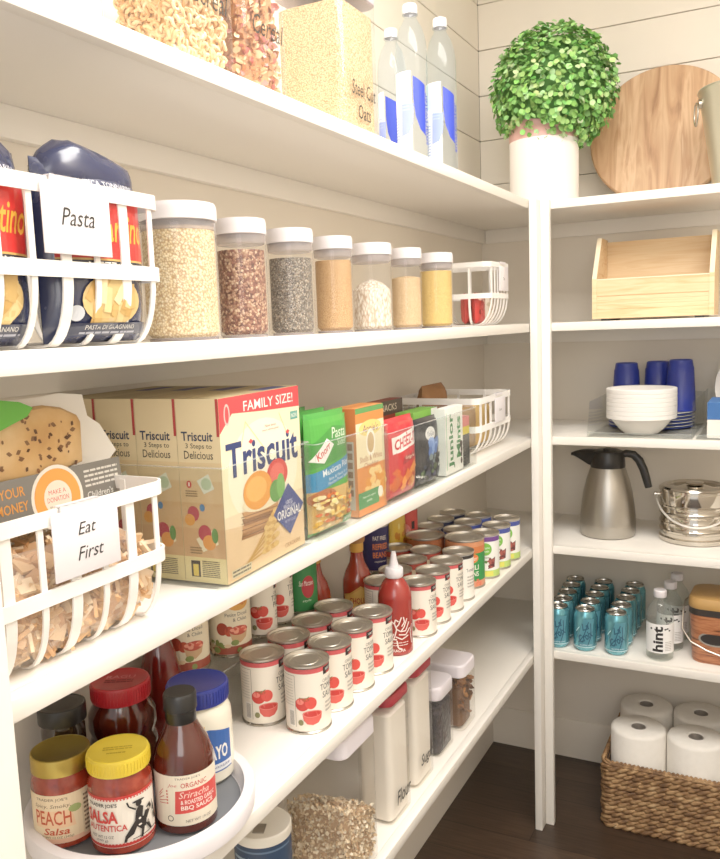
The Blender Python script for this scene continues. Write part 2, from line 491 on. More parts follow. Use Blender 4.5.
# ------------------------------------------------------------------ clear food canisters with their contents
def canister(loc, r, h, fill, grain, label, clabel, heap=0.0, rl=None):
    t = thing('food_canister', label, 'canister', loc, 0)
    MB().lathe([(0, .001), (r - .006, .001), (r - .001, .004), (r, .010), (r, h - .026), (r * .965, h - .0205)], M_JAR, 40).build('jar_body', t)
    MB().lathe([(r - .002, 0), (r * .9, 0), (r * .9, .004), (r - .002, .004)], M_GSK, 40).build('foot_ring', t)
    MB().lathe([(r * .90, h - .036), (r * .955, h - .034), (r * .985, h - .0222), (r * .90, h - .0218)], M_GSK, 40).build('gasket_ring', t)
    q = r * 1.03
    MB().lathe([(q * .93, h - .0222), (q, h - .0215), (q * 1.005, h - .010), (q * .995, h - .004), (q * .96, h), (q * .30, h), (q * .285, h - .001), (0, h - .001)], M_WHP, 44).build('lid', t)
    R = r - .003; b = MB(); prof = [(0, .0045), (R - .006, .0045), (R, .010), (R, fill - .002 - heap * .4), (R * .985, fill - heap * .3), (R * .6, fill + heap * .5), (0, fill + heap)]
    b.lathe(prof, grain, 40); o = b.build('dry_food', None, loc); tag(o, clabel, 'dry food', None, 'stuff')
    return t
G_COUS = mat_grain('couscous', [(0, '#e6cf9f'), (.5, '#f0deb4'), (1, '#f9eed0')], 330, .6)
G_QUIN = mat_grain('red_quinoa', [(0, '#5c2f25'), (.35, '#8d5745'), (.65, '#c09a80'), (.85, '#dcc3a6'), (1, '#7d4838')], 300, .8)
G_CHIA = mat_grain('chia', [(0, '#4b4741'), (.5, '#827c74'), (.8, '#b8b1a4'), (1, '#5b564f')], 420, .6)
G_BSUG = mat_grain('brown_sugar', [(0, '#cba26c'), (1, '#dcb884')], 900, .3)
G_COCO = mat_grain('flaked_coconut', [(0, '#e9e0d2'), (1, '#fbf6ec')], 260, .8, squash=(1, 1, .4))
G_RICE = mat_grain('pale_meal', [(0, '#dfc193'), (1, '#ecd3a8')], 900, .25)
G_CORN = mat_grain('cornmeal', [(0, '#ecca6c'), (1, '#f6dc8c')], 900, .25)
G_OATS = mat_grain('cut_oats', [(0, '#d9b683'), (.5, '#e6c99a'), (1, '#f1dcb6')], 420, .5)
G_FLOUR = mat_noise('flour', [(0, '#efe6d8'), (1, '#f7f0e4')], 20, rough=.9)
G_BEAN = mat_grain('dark_beans', [(0, '#231f22'), (.6, '#3a3438'), (1, '#4f474a')], 95, 1.0, .4)

row = [(-.100, -1.384, .0500, .176, .146, G_COUS, 'widest clear canister, white lid, full of cream couscous, beside the pasta basket', 'cream couscous filling the widest canister', 0),
       (-.100, -1.243, .0373, .1705, .126, G_QUIN, 'clear white-lidded canister of reddish brown quinoa', 'reddish brown quinoa inside its canister', 0),
       (-.100, -1.106, .0370, .168, .122, G_CHIA, 'clear white-lidded canister of grey speckled chia seed', 'grey speckled chia seed inside its canister', 0),
       (-.100, -.963, .0345, .167, .126, G_BSUG, 'clear white-lidded canister full of tan brown sugar', 'tan brown sugar inside its canister', 0),
       (-.100, -.812, .0398, .166, .083, G_COCO, 'clear white-lidded canister half full of white shredded coconut', 'white shredded coconut heaped in its canister', .018),
       (-.100, -.645, .0330, .168, .108, G_RICE, 'clear white-lidded canister of pale beige meal', 'pale beige meal inside its canister', .004),
       (-.100, -.476, .0386, .168, .128, G_CORN, 'clear white-lidded canister of yellow cornmeal, last before the small basket', 'yellow cornmeal inside the last canister', 0)]
for x, y, r, h, fl, g, l, cl, hp in row:
    canister((x, y, ZB), r, h, fl, g, l, cl, hp)

# ------------------------------------------------------------------ square pop-top boxes
def square_box(loc, w, d, h, label, lid=M_LID, lidh=.030, name='storage_box', lidw=None, text=None, rotz=0, marks=None):
    t = thing(name, label, 'container', loc, rotz)
    R = [ring(rrect(w - .008, d - .008, .012), .001), ring(rrect(w, d, .016), .006), ring(rrect(w, d, .016), h - lidh), ring(rrect(w * .97, d * .97, .016), h - lidh + .004)]
    MB().loft(R, M_JAR, True, False).build('box_body', t)
    lw = w * 1.015; ld = d * 1.015; z0 = h - lidh + .0005
    b = MB(); R = [ring(rrect(lw * .97, ld * .97, .018), z0), ring(rrect(lw, ld, .019), z0 + .002), ring(rrect(lw, ld, .019), h - .009), ring(rrect(lw * .985, ld * .985, .019), h - .003), ring(rrect(lw * .93, ld * .93, .018), h)]
    b.loft(R, lid); b.build('lid', t)
    if text:
        b = MB(); art(b, plane_map((0, -d / 2, 0), (1, 0, 0), (0, 0, 1)), text, M_PR, .0006); b.build('lettering', t)
    for mk in marks or ():
        b = MB(); art(b, plane_map((0, -d / 2, 0), (1, 0, 0), (0, 0, 1)), [mk], M_PR, .0006); b.build('measure_mark', t)
    return t
def fill_block(loc, w, d, z0, z1, grain, label, name='dry_food', rotz=0, slope=0, cat='dry food'):
    b = MB(); ww = w - .010; dd = d - .010
    R = [ring(rrect(ww - .008, dd - .008, .010), z0), ring(rrect(ww, dd, .013), z0 + .005), [(x, y, z1 - .004 + slope * (-x) / ww) for x, y in rrect(ww, dd, .013)], [(x, y, z1 + slope * (-x) / ww) for x, y in rrect(ww - .012, dd - .012, .012)]]
    b.loft(R, grain); o = b.build(name, None, loc, rotz); tag(o, label, cat, None, 'stuff'); return b, o
INK = '#3b352e'
def cereal_txt(s, w): return [txt(s, 0.004, .088, w, .026, INK, .25)]
RZ = PI / 2
# dimensions: w runs along the shelf (y), d into it
Q = .118
square_box((-.02 - .06, -1.632, ZA), .122, .12, .26, 'clear box of pale pink powder, nearest on the top shelf', rotz=RZ)
fill_block((-.08, -1.632, ZA), .122, .12, .004, .21, mat_noise('pale_pink_powder', [(0, '#f0d9cf'), (1, '#f6e6dd')], 12, rough=.9), 'pale pink powder inside the nearest top-shelf box', rotz=RZ)
square_box((-.02 - .06, -1.400, ZA), .120, .12, .26, 'clear box of ring-shaped cereal on the top shelf', rotz=RZ, text=cereal_txt('Cereal', .075))
square_box((-.02 - .06, -1.270, ZA), .114, .12, .26, 'clear box of brown flake cereal with red fruit bits', rotz=RZ, text=cereal_txt('Cereal', .075))
square_box((-.02 - .065, -.982, ZA), .132, .13, .252, 'clear box of steel cut oats beside the water bottles', lid=mat('mauve_grey_plastic', '#b9adb4', .35), lidh=.032, rotz=RZ, text=[txt('Steel Cut', .004, .072, .086, .024, INK, .15, .006), txt('Oats', .004, .036, .046, .024, INK, .15, .006)])
fill_block((-.085, -.982, ZA), .132, .13, .004, .205, G_OATS, 'tan steel cut oats filling the box by the bottles', rotz=RZ)

# ring cereal and flakes: only the outer layer of each filling is separate pieces
def torus_bits(b, c, n, R, r, M, material, col=None):
    V = []; F = []
    for i in range(n):
        a = 2 * PI * i / n
        for j in range(5):
            q = 2 * PI * j / 5
            V.append(Vector(((R + r * math.cos(q)) * math.cos(a), (R + r * math.cos(q)) * math.sin(a), r * math.sin(q))))
    for i in range(n):
        for j in range(5):
            F.append((i * 5 + j, ((i + 1) % n) * 5 + j, ((i + 1) % n) * 5 + (j + 1) % 5, i * 5 + (j + 1) % 5))
    b.add(V, F, material, col, Matrix.Translation(c) @ M)
def rrot(r): return Matrix.Rotation(r.uniform(0, 2 * PI), 4, 'Z') @ Matrix.Rotation(r.uniform(0, PI), 4, 'X') @ Matrix.Rotation(r.uniform(0, 2 * PI), 4, 'Y')
r_ = random.Random(3)
CH = ['#e6bd88', '#ecc898', '#dcae78', '#efd2a8']
b = MB(); w_ = .108; R = [ring(rrect(w_ - .018, .092, .012), .008), ring(rrect(w_ - .018, .092, .012), .20)]
b.loft(R, M_PR, col=hx('#d6ac70'))
for k in range(900):
    z = r_.uniform(.012, .2)
    if r_.random() < .5: p = (r_.uniform(-.047, .047), -.0475 + r_.uniform(-.002, .003), z)
    else: p = (-.0475 + r_.uniform(-.002, .003), r_.uniform(-.045, .045), z)
    torus_bits(b, p, 9, .0050, .0023, rrot(r_), M_PR, hx(r_.choice(CH)))
o = b.build('ring_cereal', None, (-.08, -1.400, ZA), RZ, 60); tag(o, 'golden ring-shaped cereal filling its clear box', 'cereal', None, 'stuff')
def flake_bits(b, c, s, M, material, col, r):
    n = 6; V = [Vector((0, 0, r.uniform(-.3, .3) * s))] + [Vector((s * math.cos(2 * PI * i / n) * r.uniform(.6, 1.1), s * .75 * math.sin(2 * PI * i / n) * r.uniform(.6, 1.1), r.uniform(-.25, .25) * s)) for i in range(n)]
    b.add(V, [(0, 1 + i, 1 + (i + 1) % n) for i in range(n)], material, col, Matrix.Translation(c) @ M)
b = MB(); R = [ring(rrect(.092, .092, .012), .008), ring(rrect(.092, .092, .012), .20)]
b.loft(R, M_PR, col=hx('#b9855a'))
FL = ['#d9a474', '#c98f60', '#e6bf94', '#b97a4e', '#ecd0a8', '#e0b488', '#d39a6a', '#e7a8a4', '#dc8a82']
for k in range(760):
    z = r_.uniform(.012, .2)
    if r_.random() < .5: p = (r_.uniform(-.045, .045), -.0475 + r_.uniform(-.001, .003), z)
    else: p = (-.0475 + r_.uniform(-.001, .003), r_.uniform(-.045, .045), z)
    flake_bits(b, p, r_.uniform(.005, .0095), rrot(r_), M_PR, hx(r_.choice(FL)), r_)
o = b.build('flake_cereal', None, (-.08, -1.270, ZA), RZ, 60); tag(o, 'brown flakes with red fruit filling their clear box', 'cereal', None, 'stuff')

# ------------------------------------------------------------------ lowest shelf: tall boxes
RED = mat('raspberry_plastic', '#b23a44', .4)
square_box((-.013 - .064, -1.092, ZE), .124, .128, .270, 'clear lidded box half full of rolled oats on the lowest shelf', rotz=RZ, lidh=.034)
b = MB(); rr = random.Random(5)
def oat_top(x, y): return .118 - .45 * (x + .0) + .25 * y * 0 + .006 * math.sin(60 * x + 40 * y)
R = [ring(rrect(.104, .108, .012), .010), [(x, y, max(.03, oat_top(x, y) - .008)) for x, y in rrect(.104, .108, .012)], [(x * .6, y * .6, oat_top(x * .6, y * .6) - .006) for x, y in rrect(.104, .108, .012)], [(x * .1, y * .1, oat_top(x * .1, y * .1) - .004) for x, y in rrect(.104, .108, .012)]]
b.loft(R, M_PR, col=hx('#b89672'))
OT = ['#dfc7a4', '#ead7b8', '#d2b58e', '#f2e5cc', '#c9ab84', '#e3cfae']
def oat(p, s=1): flake_bits(b, p, rr.uniform(.0034, .0054) * s, rrot(rr), M_PR, hx(rr.choice(OT)), rr)
for k in range(2100):
    q = rr.random(); x = rr.uniform(-.054, .054); y = rr.uniform(-.055, .055)
    if q < .36: z = rr.uniform(.010, max(.02, oat_top(-.054, y))); p = (-.0545 + rr.uniform(-.001, .004), y, z)
    elif q < .68: z = rr.uniform(.010, oat_top(x, -.05)); p = (x, -.0565 + rr.uniform(-.001, .004), z)
    else: p = (x, y, oat_top(x, y) - .004 + rr.uniform(-.004, .003))
    oat(p)
o = b.build('rolled_oats', None, (-.077, -1.092, ZE), RZ, 60); tag(o, 'beige rolled oats heaped in the big clear box', 'oats', None, 'stuff')
def ticks(d): return [line([(.022, v), (.030, v)], .0012, '#8a8078') for v in (.10, .13, .16, .19)]
square_box((-.062, -.906, ZE), .094, .078, .256, 'tall clear box of flour with a raspberry red lid', RED, .020, rotz=RZ, text=[txt('Flour', .004, .048, .064, .028, '#2b2622', .2, .012)], marks=ticks(0))
fill_block((-.062, -.906, ZE), .094, .078, .004, .220, G_FLOUR, 'white flour filling the nearer tall box', rotz=RZ)
square_box((-.068, -.772, ZE), .094, .078, .258, 'tall clear box of sugar with a raspberry red lid', RED, .020, rotz=RZ, text=[txt('Sugar', .004, .052, .066, .030, '#2b2622', .2, .012)], marks=ticks(0))
fill_block((-.068, -.772, ZE), .094, .078, .004, .224, G_FLOUR, 'white sugar filling the farther tall box', rotz=RZ)
square_box((-.072, -.640, ZE), .092, .078, .160, 'short clear box of dark dried beans, pale lid', rotz=RZ, lidh=.030)
fill_block((-.072, -.640, ZE), .092, .078, .004, .116, G_BEAN, 'near-black dried beans inside the short box', rotz=RZ)
square_box((-.076, -.510, ZE), .092, .100, .160, 'short clear box of brown dried fruit, farthest on the lowest shelf', rotz=RZ, lidh=.030)
b = MB(); R = [ring(rrect(.070, .078, .012), .008), ring(rrect(.070, .078, .012), .098)]
b.loft(R, M_PR, col=hx('#6b4a2c'))
for k in range(420):
    p = (rr.uniform(-.037, .037), rr.uniform(-.041, .041), rr.uniform(.012, .11))
    if max(abs(p[0]) / .037, abs(p[1]) / .041, p[2] / .11) < .9: continue
    flake_bits(b, p, rr.uniform(.008, .014), rrot(rr), M_PR, hx(rr.choice(['#8a5a30', '#a8703c', '#6b4526', '#b98650'])), rr)
o = b.build('dried_fruit', None, (-.076, -.510, ZE), RZ, 60); tag(o, 'brown dried fruit pieces inside the farthest short box', 'dried fruit', None, 'stuff')
# salt-style drum
t = thing('salt_drum', 'round dark blue salt drum with a cream lid on the lowest shelf', 'drum', (-.105, -1.262, ZE), math.radians(22))
r = .0455
MB().lathe([(0, 0), (r - .001, 0), (r, .002), (r, .168), (r - .001, .169)], mat('navy_paper', '#2a3f5c', .45), 44).build('drum_body', t)
MB().lathe([(r + .0006, .158), (r + .0012, .159), (r + .0012, .172), (r - .001, .1735), (r - .003, .1725), (0, .1725)], mat('cream_plastic', '#efe8da', .45), 44).build('drum_lid', t)
b = MB(); b.box(-.009, .009, -.030, -.006, .1727, .1742, M_STEEL, .0005); b.build('pour_spout', t)
b = MB(); it = [rect(-.06, .148, .06, .151, '#5f7690'), txt('SALT', .012, .100, .05, .024, '#dfe6ea'), txt('iodized', .012, .126, .030, .008, '#b9c8d2', .2), greek(-.045, .06, -.018, .14, 9, '#9fb4c4', 3), line([(-.014, .05), (-.014, .14)], .0007, '#9fb4c4'), greek(0, .05, .03, .075, 3, '#c0ccd6', 4)]
art(b, cyl_map(r), it, M_PR); b.build('label', t)
# ------------------------------------------------------------------ smart water bottles, plant, board, bucket (top shelf)
def water_bottle(loc, label, rotz):
    t = thing('water_bottle', label, 'bottle', loc, rotz); r = .0335; h = .345
    MB().lathe([(0, .004), (r * .6, .002), (r * .93, 0), (r, .008), (r, .240), (r * .985, .256), (r * .90, .278), (r * .72, .298), (r * .48, .312), (r * .40, .318), (r * .40, .3235), (r * .50, .324), (r * .50, .327), (r * .38, .328)], M_WATER, 36).build('bottle_body', t)
    MB().lathe([(r * .44, .326), (r * .46, .328), (r * .46, h - .002), (r * .42, h), (0, h)], M_WHP, 28).build('cap', t)
    b = MB(); bl = '#2a3fb4'; pale = '#9fb6dd'
    it = [rect(-.060, .035, .0, .205, '#eef3f8'), rect(-.050, .15, -.014, .203, '#bfe0ea'), ('p', [[(.004, .195), (.032, .178), (.032, .075), (.018, .088), (.008, .115), (.004, .15)]], bl),
          ('p', [[(-.024, .075), (-.006, .08), (.002, .10), (.004, .14), (-.022, .14)]], '#8f9ede'), greek(-.050, .045, -.026, .118, 12, '#8fa6d8', 5), greek(-.020, .125, -.004, .15, 4, '#9fb0da', 6),
          txt('smartwater', .0365, .11, .105, .0105, '#3b52ba', 0, .01, PI / 2)]
    art(b, cyl_map(r), it, M_PR, .0003); b.build('label', t)
    return t
water_bottle((-.100, -.585, ZA), 'tall clear water bottle, nearer of the front pair on the top shelf', math.radians(20))
water_bottle((-.076, -.476, ZA), 'tall clear water bottle nearest the plant', math.radians(20))
water_bottle((-.195, -.475, ZA), 'tall clear water bottle behind the front pair, beside the steel cut oats', math.radians(-12))

# boxwood ball in a two-tone pot
t = thing('potted_boxwood', 'round green boxwood ball in a white and blush pot at the corner', 'plant', (-.004, .125, ZA))
pr = .0955
M_POT = mat_noise('white_glaze', [(0, '#f4ece4'), (1, '#faf4ee')], 6, rough=.5); M_BLUSH = mat('blush_glaze', '#d9a79d', .55)
MB().lathe([(0, 0), (pr - .004, 0), (pr, .006), (pr, .178)], M_POT, 48).build('pot', t)
MB().lathe([(pr, .178), (pr, .232), (pr - .003, .236), (pr - .010, .236), (pr - .011, .215), (0, .212)], M_BLUSH, 48).build('pot_rim', t)
GL = [hx(c) for c in ('#7fb45c', '#93c56c', '#6ca34a', '#a8d484', '#86bb62', '#bbe09a', '#639a45')]
b = MB(); bc = Vector((.028, .005, .318)); BR = .168; rr = random.Random(11)
prog = []
for i in range(40):
    d = Vector((rr.gauss(0, 1), rr.gauss(0, 1), rr.gauss(0, 1))).normalized(); prog.append(d)
inner = []
bm = bmesh.new(); bmesh.ops.create_icosphere(bm, subdivisions=3, radius=BR * .84)
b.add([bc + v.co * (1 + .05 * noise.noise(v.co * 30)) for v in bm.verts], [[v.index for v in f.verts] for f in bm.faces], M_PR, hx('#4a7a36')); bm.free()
def leaf(p, nrm, s, c):
    u = nrm.orthogonal().normalized(); u = Matrix.Rotation(rr.uniform(0, 2 * PI), 3, nrm) @ u
    n2 = (nrm + Vector((rr.uniform(-1, 1), rr.uniform(-1, 1), rr.uniform(-.3, 1))) * .75).normalized()
    u = (u - n2 * u.dot(n2)).normalized(); v = n2.cross(u)
    P = [(-.05, 0, 0), (.25, -.42, .1), (.65, -.46, .14), (1, 0, .05), (.65, .46, .14), (.25, .42, .1), (.45, 0, -.02)]
    V = [p + (u * a + v * b_ + n2 * c_) * s for a, b_, c_ in P]
    b.add(V, [(0, 1, 6), (1, 2, 6), (2, 3, 6), (3, 4, 6), (4, 5, 6), (5, 0, 6)], M_PR, c)
N = 820; ga = PI * (3 - math.sqrt(5))
for k in range(N):
    z = 1 - 2 * (k + .5) / N; rad = math.sqrt(1 - z * z); a = ga * k
    d = Vector((rad * math.cos(a), rad * math.sin(a), z)) + Vector((rr.gauss(0, .03), rr.gauss(0, .03), rr.gauss(0, .03))); d.normalize()
    lump = 1 + .045 * noise.noise(d * 4.5); c0 = rr.choice(GL); q = rr.uniform(.8, 1.15)
    for j in range(4):
        R_ = BR * lump * rr.uniform(.88, 1.035); dd = (d + Vector((rr.gauss(0, .055), rr.gauss(0, .055), rr.gauss(0, .055)))).normalized()
        cc = tuple(min(1, x * q * rr.uniform(.85, 1.2)) for x in c0)
        leaf(bc + dd * R_, (dd + Vector((0, 0, .35))).normalized(), rr.uniform(.013, .019), cc)
b.mats = [mat_print('leaf_matte', .75)]; b.build('foliage', t, angle=80)

# acacia round leaning on the back wall
def acacia():
    t = NT('acacia_boards'); n = t.new('ShaderNodeTexNoise'); n.inputs['Scale'].default_value = 5; n.inputs['Detail'].default_value = 5; n.inputs['Distortion'].default_value = .8
    t.link(t.coord((6, 1, .8)), n.inputs['Vector'])
    br = t.new('ShaderNodeTexBrick'); br.offset = .0; br.inputs['Scale'].default_value = 1; br.inputs['Brick Width'].default_value = .055; br.inputs['Row Height'].default_value = 5; br.inputs['Mortar Size'].default_value = 0
    br.inputs['Color1'].default_value = (1, 1, 1, 1); br.inputs['Color2'].default_value = (.74, .66, .58, 1)
    tc = t.new('ShaderNodeTexCoord'); mp = t.new('ShaderNodeMapping'); mp.inputs['Rotation'].default_value = (PI / 2, 0, 0); mp.inputs['Location'].default_value = (.013, 2.5, 0)
    t.link(tc.outputs['Object'], mp.inputs['Vector']); t.link(mp.outputs['Vector'], br.inputs['Vector'])
    m = t.new('ShaderNodeMix', data_type='RGBA', blend_type='MULTIPLY'); m.inputs['Factor'].default_value = 1
    t.link(t.ramp(n.outputs['Fac'], [(.25, '#8f6546'), (.42, '#c79b72'), (.55, '#dab48c'), (.68, '#bd8f66'), (.8, '#e4c6a2')]), m.inputs[6]); t.link(br.outputs['Color'], m.inputs[7])
    t.link(m.outputs[2], t.b.inputs['Base Color']); t.b.inputs['Roughness'].default_value = .5
    return t.m
R0 = .203; ti = math.radians(14)
b = MB(); Tm = Matrix.Translation((0, .02, 0)) @ Matrix.Rotation(-ti, 4, 'X') @ Matrix.Translation((0, 0, R0)) @ Matrix.Rotation(PI / 2, 4, 'X')
b.lathe([(0, -.010), (R0 - .004, -.010), (R0, -.006), (R0, .006), (R0 - .004, .010), (0, .010)], acacia(), 72, Tm)
o = b.build('serving_board', None, (.287, .262, ZA + .003)); tag(o, 'round acacia wood serving board leaning against the back wall', 'board')

# metal bucket at the right edge
t = thing('metal_bucket', 'tapered pale metal bucket with ring handle at the right end of the top shelf', 'bucket', (.520, .13, ZA))
M_ZN = mat_noise('aged_zinc', [(0, '#b9b59c'), (1, '#d8d4c2')], 3, (1, 1, .3), .32, spec=.5); M_ZN.node_tree.nodes['Principled BSDF'].inputs['Metallic'].default_value = .75
MB().lathe([(0, .004), (.078, 0), (.082, .003), (.118, .236), (.1215, .240), (.1225, .245), (.1205, .249), (.1165, .247), (.113, .238), (.078, .01), (0, .012)], M_ZN, 56).build('bucket_body', t)
a = math.radians(196); hxp = Vector((math.cos(a) * .118, math.sin(a) * .118, .215))
b = MB(); b.lathe([(0, -.004), (.012, -.004), (.012, .004), (0, .005)], M_STEEL, 16, Matrix.Translation(hxp) @ Matrix.Rotation(a, 4, 'Z') @ Matrix.Rotation(PI / 2, 4, 'Y')); b.build('ring_bracket', t)
b = MB(); o2 = hxp + Vector((math.cos(a) * .009, math.sin(a) * .009, -.026)); ta = Vector((-math.sin(a), math.cos(a), 0))
b.tube([o2 + ta * .022 * math.cos(2 * PI * k / 24) + Vector((0, 0, .028 * math.sin(2 * PI * k / 24))) for k in range(24)], .0024, M_STEEL, 8, True); b.build('ring_handle', t)

# ------------------------------------------------------------------ pine crate
def pine():
    t = NT('pale_pine'); n = t.new('ShaderNodeTexNoise'); n.inputs['Scale'].default_value = 7; n.inputs['Detail'].default_value = 4; n.inputs['Distortion'].default_value = 1.2
    t.link(t.coord((.5, 3, 7)), n.inputs['Vector'])
    t.link(t.ramp(n.outputs['Fac'], [(.3, '#d9b07c'), (.5, '#e9cb9e'), (.7, '#e0bb8a')]), t.b.inputs['Base Color']); t.b.inputs['Roughness'].default_value = .6
    return t.m
M_PINE = pine(); M_PINEE = mat_noise('pine_edge', [(0, '#efdbb6'), (1, '#f6e7c8')], 14, rough=.6)
t = thing('pine_crate', 'open pale pine crate with grooved low front on the back wall shelf', 'crate', (.296, .062, ZB))
CW, CD, HF, HB = .308, .165, .110, .228; k = .012
def side(sx):
    b = MB(); x0 = sx * CW / 2; x1 = sx * (CW / 2 - k)
    P = [(0, .006), (CD, .006), (CD, HB), (.030 + .06, HB), (0, HF)]
    P = [(0, .006), (CD, .006), (CD, HB - .004), (CD - .004, HB), (.075, HB), (0, HF + .004)]
    b.loft([[(min(x0, x1), y, z) for y, z in P], [(max(x0, x1), y, z) for y, z in P]], M_PINE)
    b.strap([(sx * (CW / 2 - k / 2), 0, HF + .0042), (sx * (CW / 2 - k / 2), .075, HB + .0003)], (1, 0, 0), k, .0006, M_PINEE)
    return b
side(-1).build('side_panel', t); side(1).build('side_panel', t)
b = MB()
for i, (z0, z1) in enumerate([(.006, .029), (.031, .041), (.043, .053), (.055, .065), (.067, HF)]): b.box(-CW / 2 + k, CW / 2 - k, .0006 + (0 if i in (0, 4) else .0015), k, z0, z1, M_PINE, .0008, seg=1)
b.box(-CW / 2 + k, CW / 2 - k, .003, k - .001, .006, HF - .001, M_PINE)
b.box(-CW / 2 + k, CW / 2 - k, 0, k, HF, HF + .003, M_PINEE); b.build('front_panel', t)
MB().box(-CW / 2 + k, CW / 2 - k, CD - k, CD, .006, HB - .006, M_PINE, .001).build('back_panel', t)
MB().box(-CW / 2 + k, CW / 2 - k, k, CD - k, .006, .014, M_PINE).build('bottom_panel', t)
for x in (-CW / 2 + .035, CW / 2 - .035):
    MB().box(x - .012, x + .012, .004, CD - .004, 0, .006, M_BLK).build('foot_strip', t)
# ------------------------------------------------------------------ white strap baskets
def arc2(cx, cy, r, a0, a1, n=6): return [(cx + r * math.cos(a0 + (a1 - a0) * i / n), cy + r * math.sin(a0 + (a1 - a0) * i / n)) for i in range(n + 1)]
def strap_basket(loc, w, d, h, label, rotz=RZ, tag_at=0, tag_text=(), tag_size=(.088, .068), front_n=8, rail=.0155, side_n=2, taper=.022, name='strap_basket', tag_low=.072, wide=.0115):
    """front faces -y; base outline smaller than the rim"""
    t = thing(name, label, 'basket', loc, rotz)
    def loop(w_, d_, r): return rrect(w_, d_, r, 6, 0, d / 2)
    def rail_(nm, z, inset, r):
        b = MB(); P = loop(w - 2 * inset, d - 2 * inset, r)
        b.strap([(x, y, z) for x, y in P], (0, 0, 1), rail, .0028, M_WHT, True); b.build(nm, t)
    rail_('top_rail', h - rail / 2, 0, .022); rail_('middle_rail', h * .47, .0005, .022)
    b = MB()
    # hoops that run down the front, under and up the back
    for i in range(front_n):
        x = (i - (front_n - 1) / 2) * (w - .044) / (front_n - 1); ww = wide if i % 2 == 0 else wide * .55
        f = [(x, .0022, h - .004), (x, .0022, h * .47), (x, .0035, h * .40)] + [(x, y, z) for y, z in arc2(.0035 + h * .40 * .62, h * .40, h * .40 - .0015, PI, 1.5 * PI, 7)][1:]
        f = [(x, .0022, h - .004), (x, .0022, h * .44)]
        for k in range(1, 9):
            a = PI / 2 * k / 8; f.append((x, .0022 + (taper + .012) * (1 - math.cos(a)) ** 1.0, h * .44 - (h * .44 - .0016) * math.sin(a)))
        bk = [(p[0], d - p[1], p[2]) for p in reversed(f)]
        b.strap(f + bk, (1, 0, 0), ww, .0022, M_WHT)
    for i in range(side_n):
        y = d * (i + 1) / (side_n + 1); f = [(-w / 2 + .0022, y, h - .004), (-w / 2 + .0022, y, h * .44)]
        for k in range(1, 9):
            a = PI / 2 * k / 8; f.append((-w / 2 + .0022 + taper * .6 * (1 - math.cos(a)), y, h * .44 - (h * .44 - .0042) * math.sin(a)))
        g = [(-p[0], p[1], p[2]) for p in reversed(f)]
        b.strap(f + g, (0, 1, 0), wide * .6, .0022, M_WHT)
    b.build('hoops', t)
    if tag_size:
        tw, th = tag_size; b = MB()
        b.box(tag_at - tw / 2, tag_at + tw / 2, -.0048, -.0032, h - tag_low, h - tag_low + th, M_WHP, .0006)
        b.box(tag_at - tw * .36, tag_at + tw * .22, -.0046, .004, h + .0006, h + .002, M_WHP, .0004); b.box(tag_at - tw * .36, tag_at + tw * .22, -.0046, -.003, h - .004, h + .002, M_WHP)
        pl = b.build('label_holder', t)
        if tag_text:
            b = MB(); art(b, plane_map((tag_at, -.0048, h - tag_low + th / 2), (1, 0, 0), (0, 0, 1)), list(tag_text), M_PR, .0004); b.build('lettering', pl)
    return t
BLK = '#2a2724'
strap_basket((-.010, -1.685, ZB), .332, .20, .162, 'white strap basket tagged Pasta holding navy pasta bags', tag_at=.033, tag_text=[txt('Pasta', 0, .002, .043, .017, BLK, .28)], wide=.0125)
strap_basket((-.010, -1.705, ZC), .328, .20, .160, 'white strap basket tagged Eat First holding a bag of cereal squares', tag_at=.033, tag_text=[txt('Eat', 0, .013, .024, .0125, BLK, .28), txt('First', .003, -.012, .035, .0135, BLK, .28)], wide=.0125)
strap_basket((-.030, -.265, ZC), .272, .225, .143, 'white strap basket at the far corner end of the middle shelf', tag_at=.020, tag_size=(.085, .062), tag_text=[txt('Snacks', 0, 0, .022, .007, '#77716a', .28)], front_n=7, taper=.03)
strap_basket((-.046, -.165, ZB), .172, .165, .160, 'small white strap basket with red packets beside the cornmeal canister', tag_at=.018, tag_size=(.076, .062), tag_text=[txt('Tea', 0, 0, .016, .007, '#77716a', .28)], front_n=6, taper=.03, rail=.013, wide=.009)

